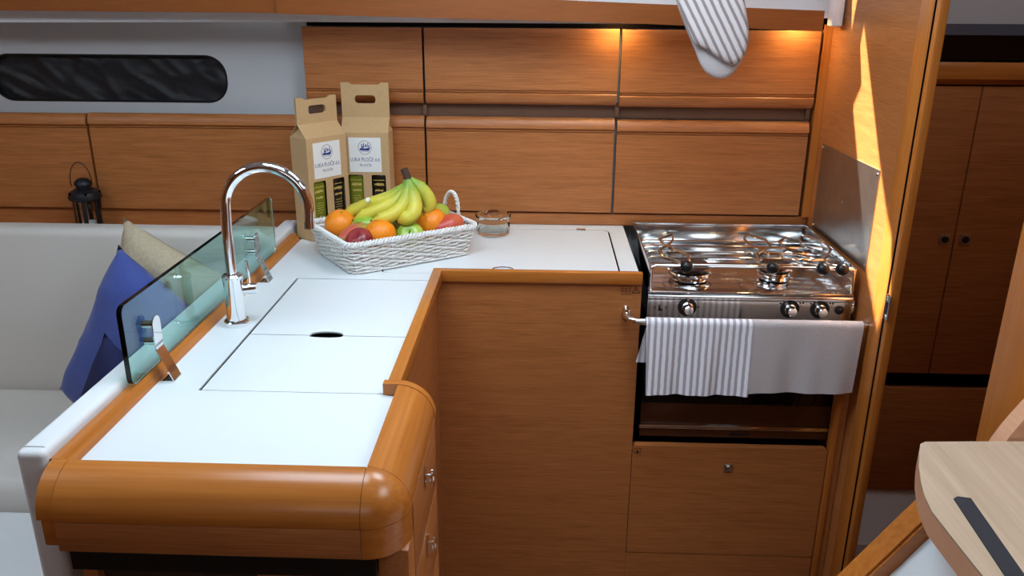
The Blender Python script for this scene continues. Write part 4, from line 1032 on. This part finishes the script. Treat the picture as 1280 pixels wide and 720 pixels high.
def smooth_loop(p, it=2):
    for _ in range(it):
        q = []
        for i in range(len(p)):
            a, b_ = p[i], p[(i + 1) % len(p)]
            q += [(0.75 * a[0] + 0.25 * b_[0], 0.75 * a[1] + 0.25 * b_[1]), (0.25 * a[0] + 0.75 * b_[0], 0.25 * a[1] + 0.75 * b_[1])]
        p = q
    return p
grey_o = smooth_loop([(0.225, 1.62), (0.245, 1.54), (0.263, 1.485), (0.288, 1.43), (0.308, 1.392), (0.325, 1.355), (0.345, 1.336), (0.375, 1.331), (0.396, 1.348), (0.412, 1.385), (0.413, 1.43), (0.396, 1.486), (0.370, 1.55), (0.350, 1.62)])
str_o = smooth_loop([(0.228, 1.622), (0.248, 1.54), (0.266, 1.485), (0.290, 1.43), (0.308, 1.398), (0.325, 1.396), (0.352, 1.378), (0.378, 1.364), (0.394, 1.363), (0.408, 1.382), (0.4125, 1.42), (0.396, 1.486), (0.370, 1.55), (0.347, 1.622)])
obj('lining', pad(grey_o, 1.762, 0.014, (0.335, 1.44)), grey_cloth, t, 60)
obj('striped_face', pad(str_o, 1.748, 0.013, (0.335, 1.46)), mitt_stripe, t, 60)
pip = [(x, 1.7485, z) for x, z in str_o]
obj('piping', B().tube(pip, 0.0018, 6, True), plain('mitt_piping', srgb(150, 140, 136), 0.9), t)
obj('hanging_loop', B().tube([(0.285, 1.755, 1.61), (0.280, 1.755, 1.70), (0.288, 1.755, 1.80), (0.292, 1.755, 1.86)], 0.0015, 6), grey_cloth, t)
hk = obj('ceiling_hook', B().tube([(0.292, 1.755, CEIL), (0.292, 1.755, 1.885), (0.286, 1.755, 1.868), (0.292, 1.755, 1.856), (0.300, 1.755, 1.864)], 0.0022, 8), chrome)
tag(hk, 'small chrome ceiling hook from which the oven mitt hangs', 'hook')

# ================================================================== aft cabin seen through the doorway
AY = 2.02
t = thing('cabin_wardrobe', 'dark teak wardrobe with two doors seen through the doorway', 'wardrobe', (1.1, AY, 0.03))
for x0, x1, lx_ in ((0.74, 1.0285, 1.006), (1.0315, 1.34, 1.056)):
    d = obj('door', B().box(x0, x1, AY, AY + 0.018, 0.560, 1.298, 0.001), panel_x, t)
    obj('latch_plate', B().box(lx_ - 0.0125, lx_ + 0.0125, AY - 0.003, AY - 0.0002, 0.914, 0.94, 0.001), steel_dull, d)
    obj('latch_button', B().lathe([(0.0085, 0), (0.0085, 0.003), (0.005, 0.004)], 18, Matrix.Translation((lx_, AY - 0.003, 0.927)) @ Matrix.Rotation(PI / 2, 4, 'X')), black_plastic, d)
obj('drawer_front', B().box(0.74, 1.34, AY, AY + 0.018, 0.205, 0.516, 0.001), panel_x, t)
obj('top_rail', B().extr([(AY + 0.018, 1.302), (AY - 0.002, 1.302), (AY - 0.012, 1.315), (AY - 0.012, 1.338), (AY - 0.004, 1.352), (AY + 0.018, 1.352)], 'X', 0.74, 1.34), solid_x, t)
obj('body', B().box(0.74, 1.34, AY + 0.0185, AY + 0.11, 0.20, 1.35), dark_gap, t)
obj('plinth', B().extr([(AY + 0.11, 0.0), (AY - 0.075, 0.0), (AY - 0.075, 0.075), (AY - 0.06, 0.09), (AY + 0.016, 0.2), (AY + 0.11, 0.2)], 'X', 0.74, 1.34), white_top, t)
struct('trim_17', B().box(0.74, 1.7, AY + 0.09, AY + 0.10, 1.3525, 1.412), plain('dark_brown_shelf', srgb(58, 34, 20), 0.6), 'dark shelf gap above the wardrobe')
struct('trim_18', B().box(0.74, 1.7, AY + 0.01, AY + 0.03, 1.412, 1.436), plain('slate_trim', srgb(84, 88, 100), 0.5), 'grey trim above the wardrobe')
struct('wall_cabin_back', B().box(0.73, 1.7, AY + 0.02, AY + 0.04, 1.4365, CEIL), hull_vinyl)
struct('wall_cabin_side', B().box(1.345, 1.37, 1.13, 2.16, 0.0, CEIL), panel_y)

# ================================================================== companionway steps
t = thing('companionway_steps', 'companionway step with pale wood tread and black grip strip', 'steps', (0.60, 0.85, 0.0))
TZ = 0.90
tp = [(0.550, 1.052), (0.540, 1.045), (0.527, 1.018), (0.513, 0.986), (0.499, 0.946), (0.490, 0.914), (0.4845, 0.88), (0.486, 0.80), (0.488, 0.74), (0.488, 0.55), (0.6985, 0.55), (0.6985, 1.060)]
obj('tread', B().plate(tp, [], TZ - 0.003, TZ), tread_wood, t, 0)
obj('tread_core', B().plate([(x, y) for x, y in tp], [], TZ - 0.034, TZ - 0.0032), tread_edge, t, 40)
obj('grip_strip', B().faces([(x, y, z) for z in (TZ + 0.0002, TZ + 0.0016) for x, y in ((0.523, 0.908), (0.530, 0.913), (0.545, 0.910), (0.527, 0.70), (0.505, 0.70))],
    [(4, 3, 2, 1, 0), (5, 6, 7, 8, 9)] + [(i, (i + 1) % 5, 5 + (i + 1) % 5, 5 + i) for i in range(5)]), rubber_strip, t, 0)
sl = Vector((-0.1, 0, -0.145)).normalized(); pn = Vector((sl.z, 0, -sl.x)) * -1
if pn.z < 0: pn = -pn
def stringer(y0, y1, top, L, wd):
    a = Vector((top[0], 0, top[1])); vs = []
    for y in (y0, y1):
        for p in (a, a + sl * L, a + sl * L - pn * wd, a - pn * wd): vs.append((p.x, y, p.z))
    return B().faces(vs, [(0, 1, 2, 3), (7, 6, 5, 4), (0, 4, 5, 1), (1, 5, 6, 2), (2, 6, 7, 3), (3, 7, 4, 0)])
sg = stringer(0.985, 1.032, (0.566, 0.859), 0.95, 0.03); bmesh.ops.bevel(sg.bm, geom=list(sg.bm.edges), offset=0.004, segments=2, affect='EDGES')
obj('stringer', sg, solid_x, t)
sg = stringer(0.45, 0.495, (0.566, 0.859), 0.95, 0.03)
obj('stringer', sg, solid_x, t)
obj('back_panel', stringer(0.4955, 0.9845, (0.583, 0.842), 0.93, 0.008), white_top, t)
tag_ = obj('handrail_block', B().extr([(0.655, 0.862), (0.664, 0.886), (0.673, 0.906), (0.683, 0.925), (0.6985, 0.952), (0.6985, 0.862)], 'Y', 1.064, 1.093), tread_edge)
tag(tag_, 'pale wooden block between the step and door post', 'block')
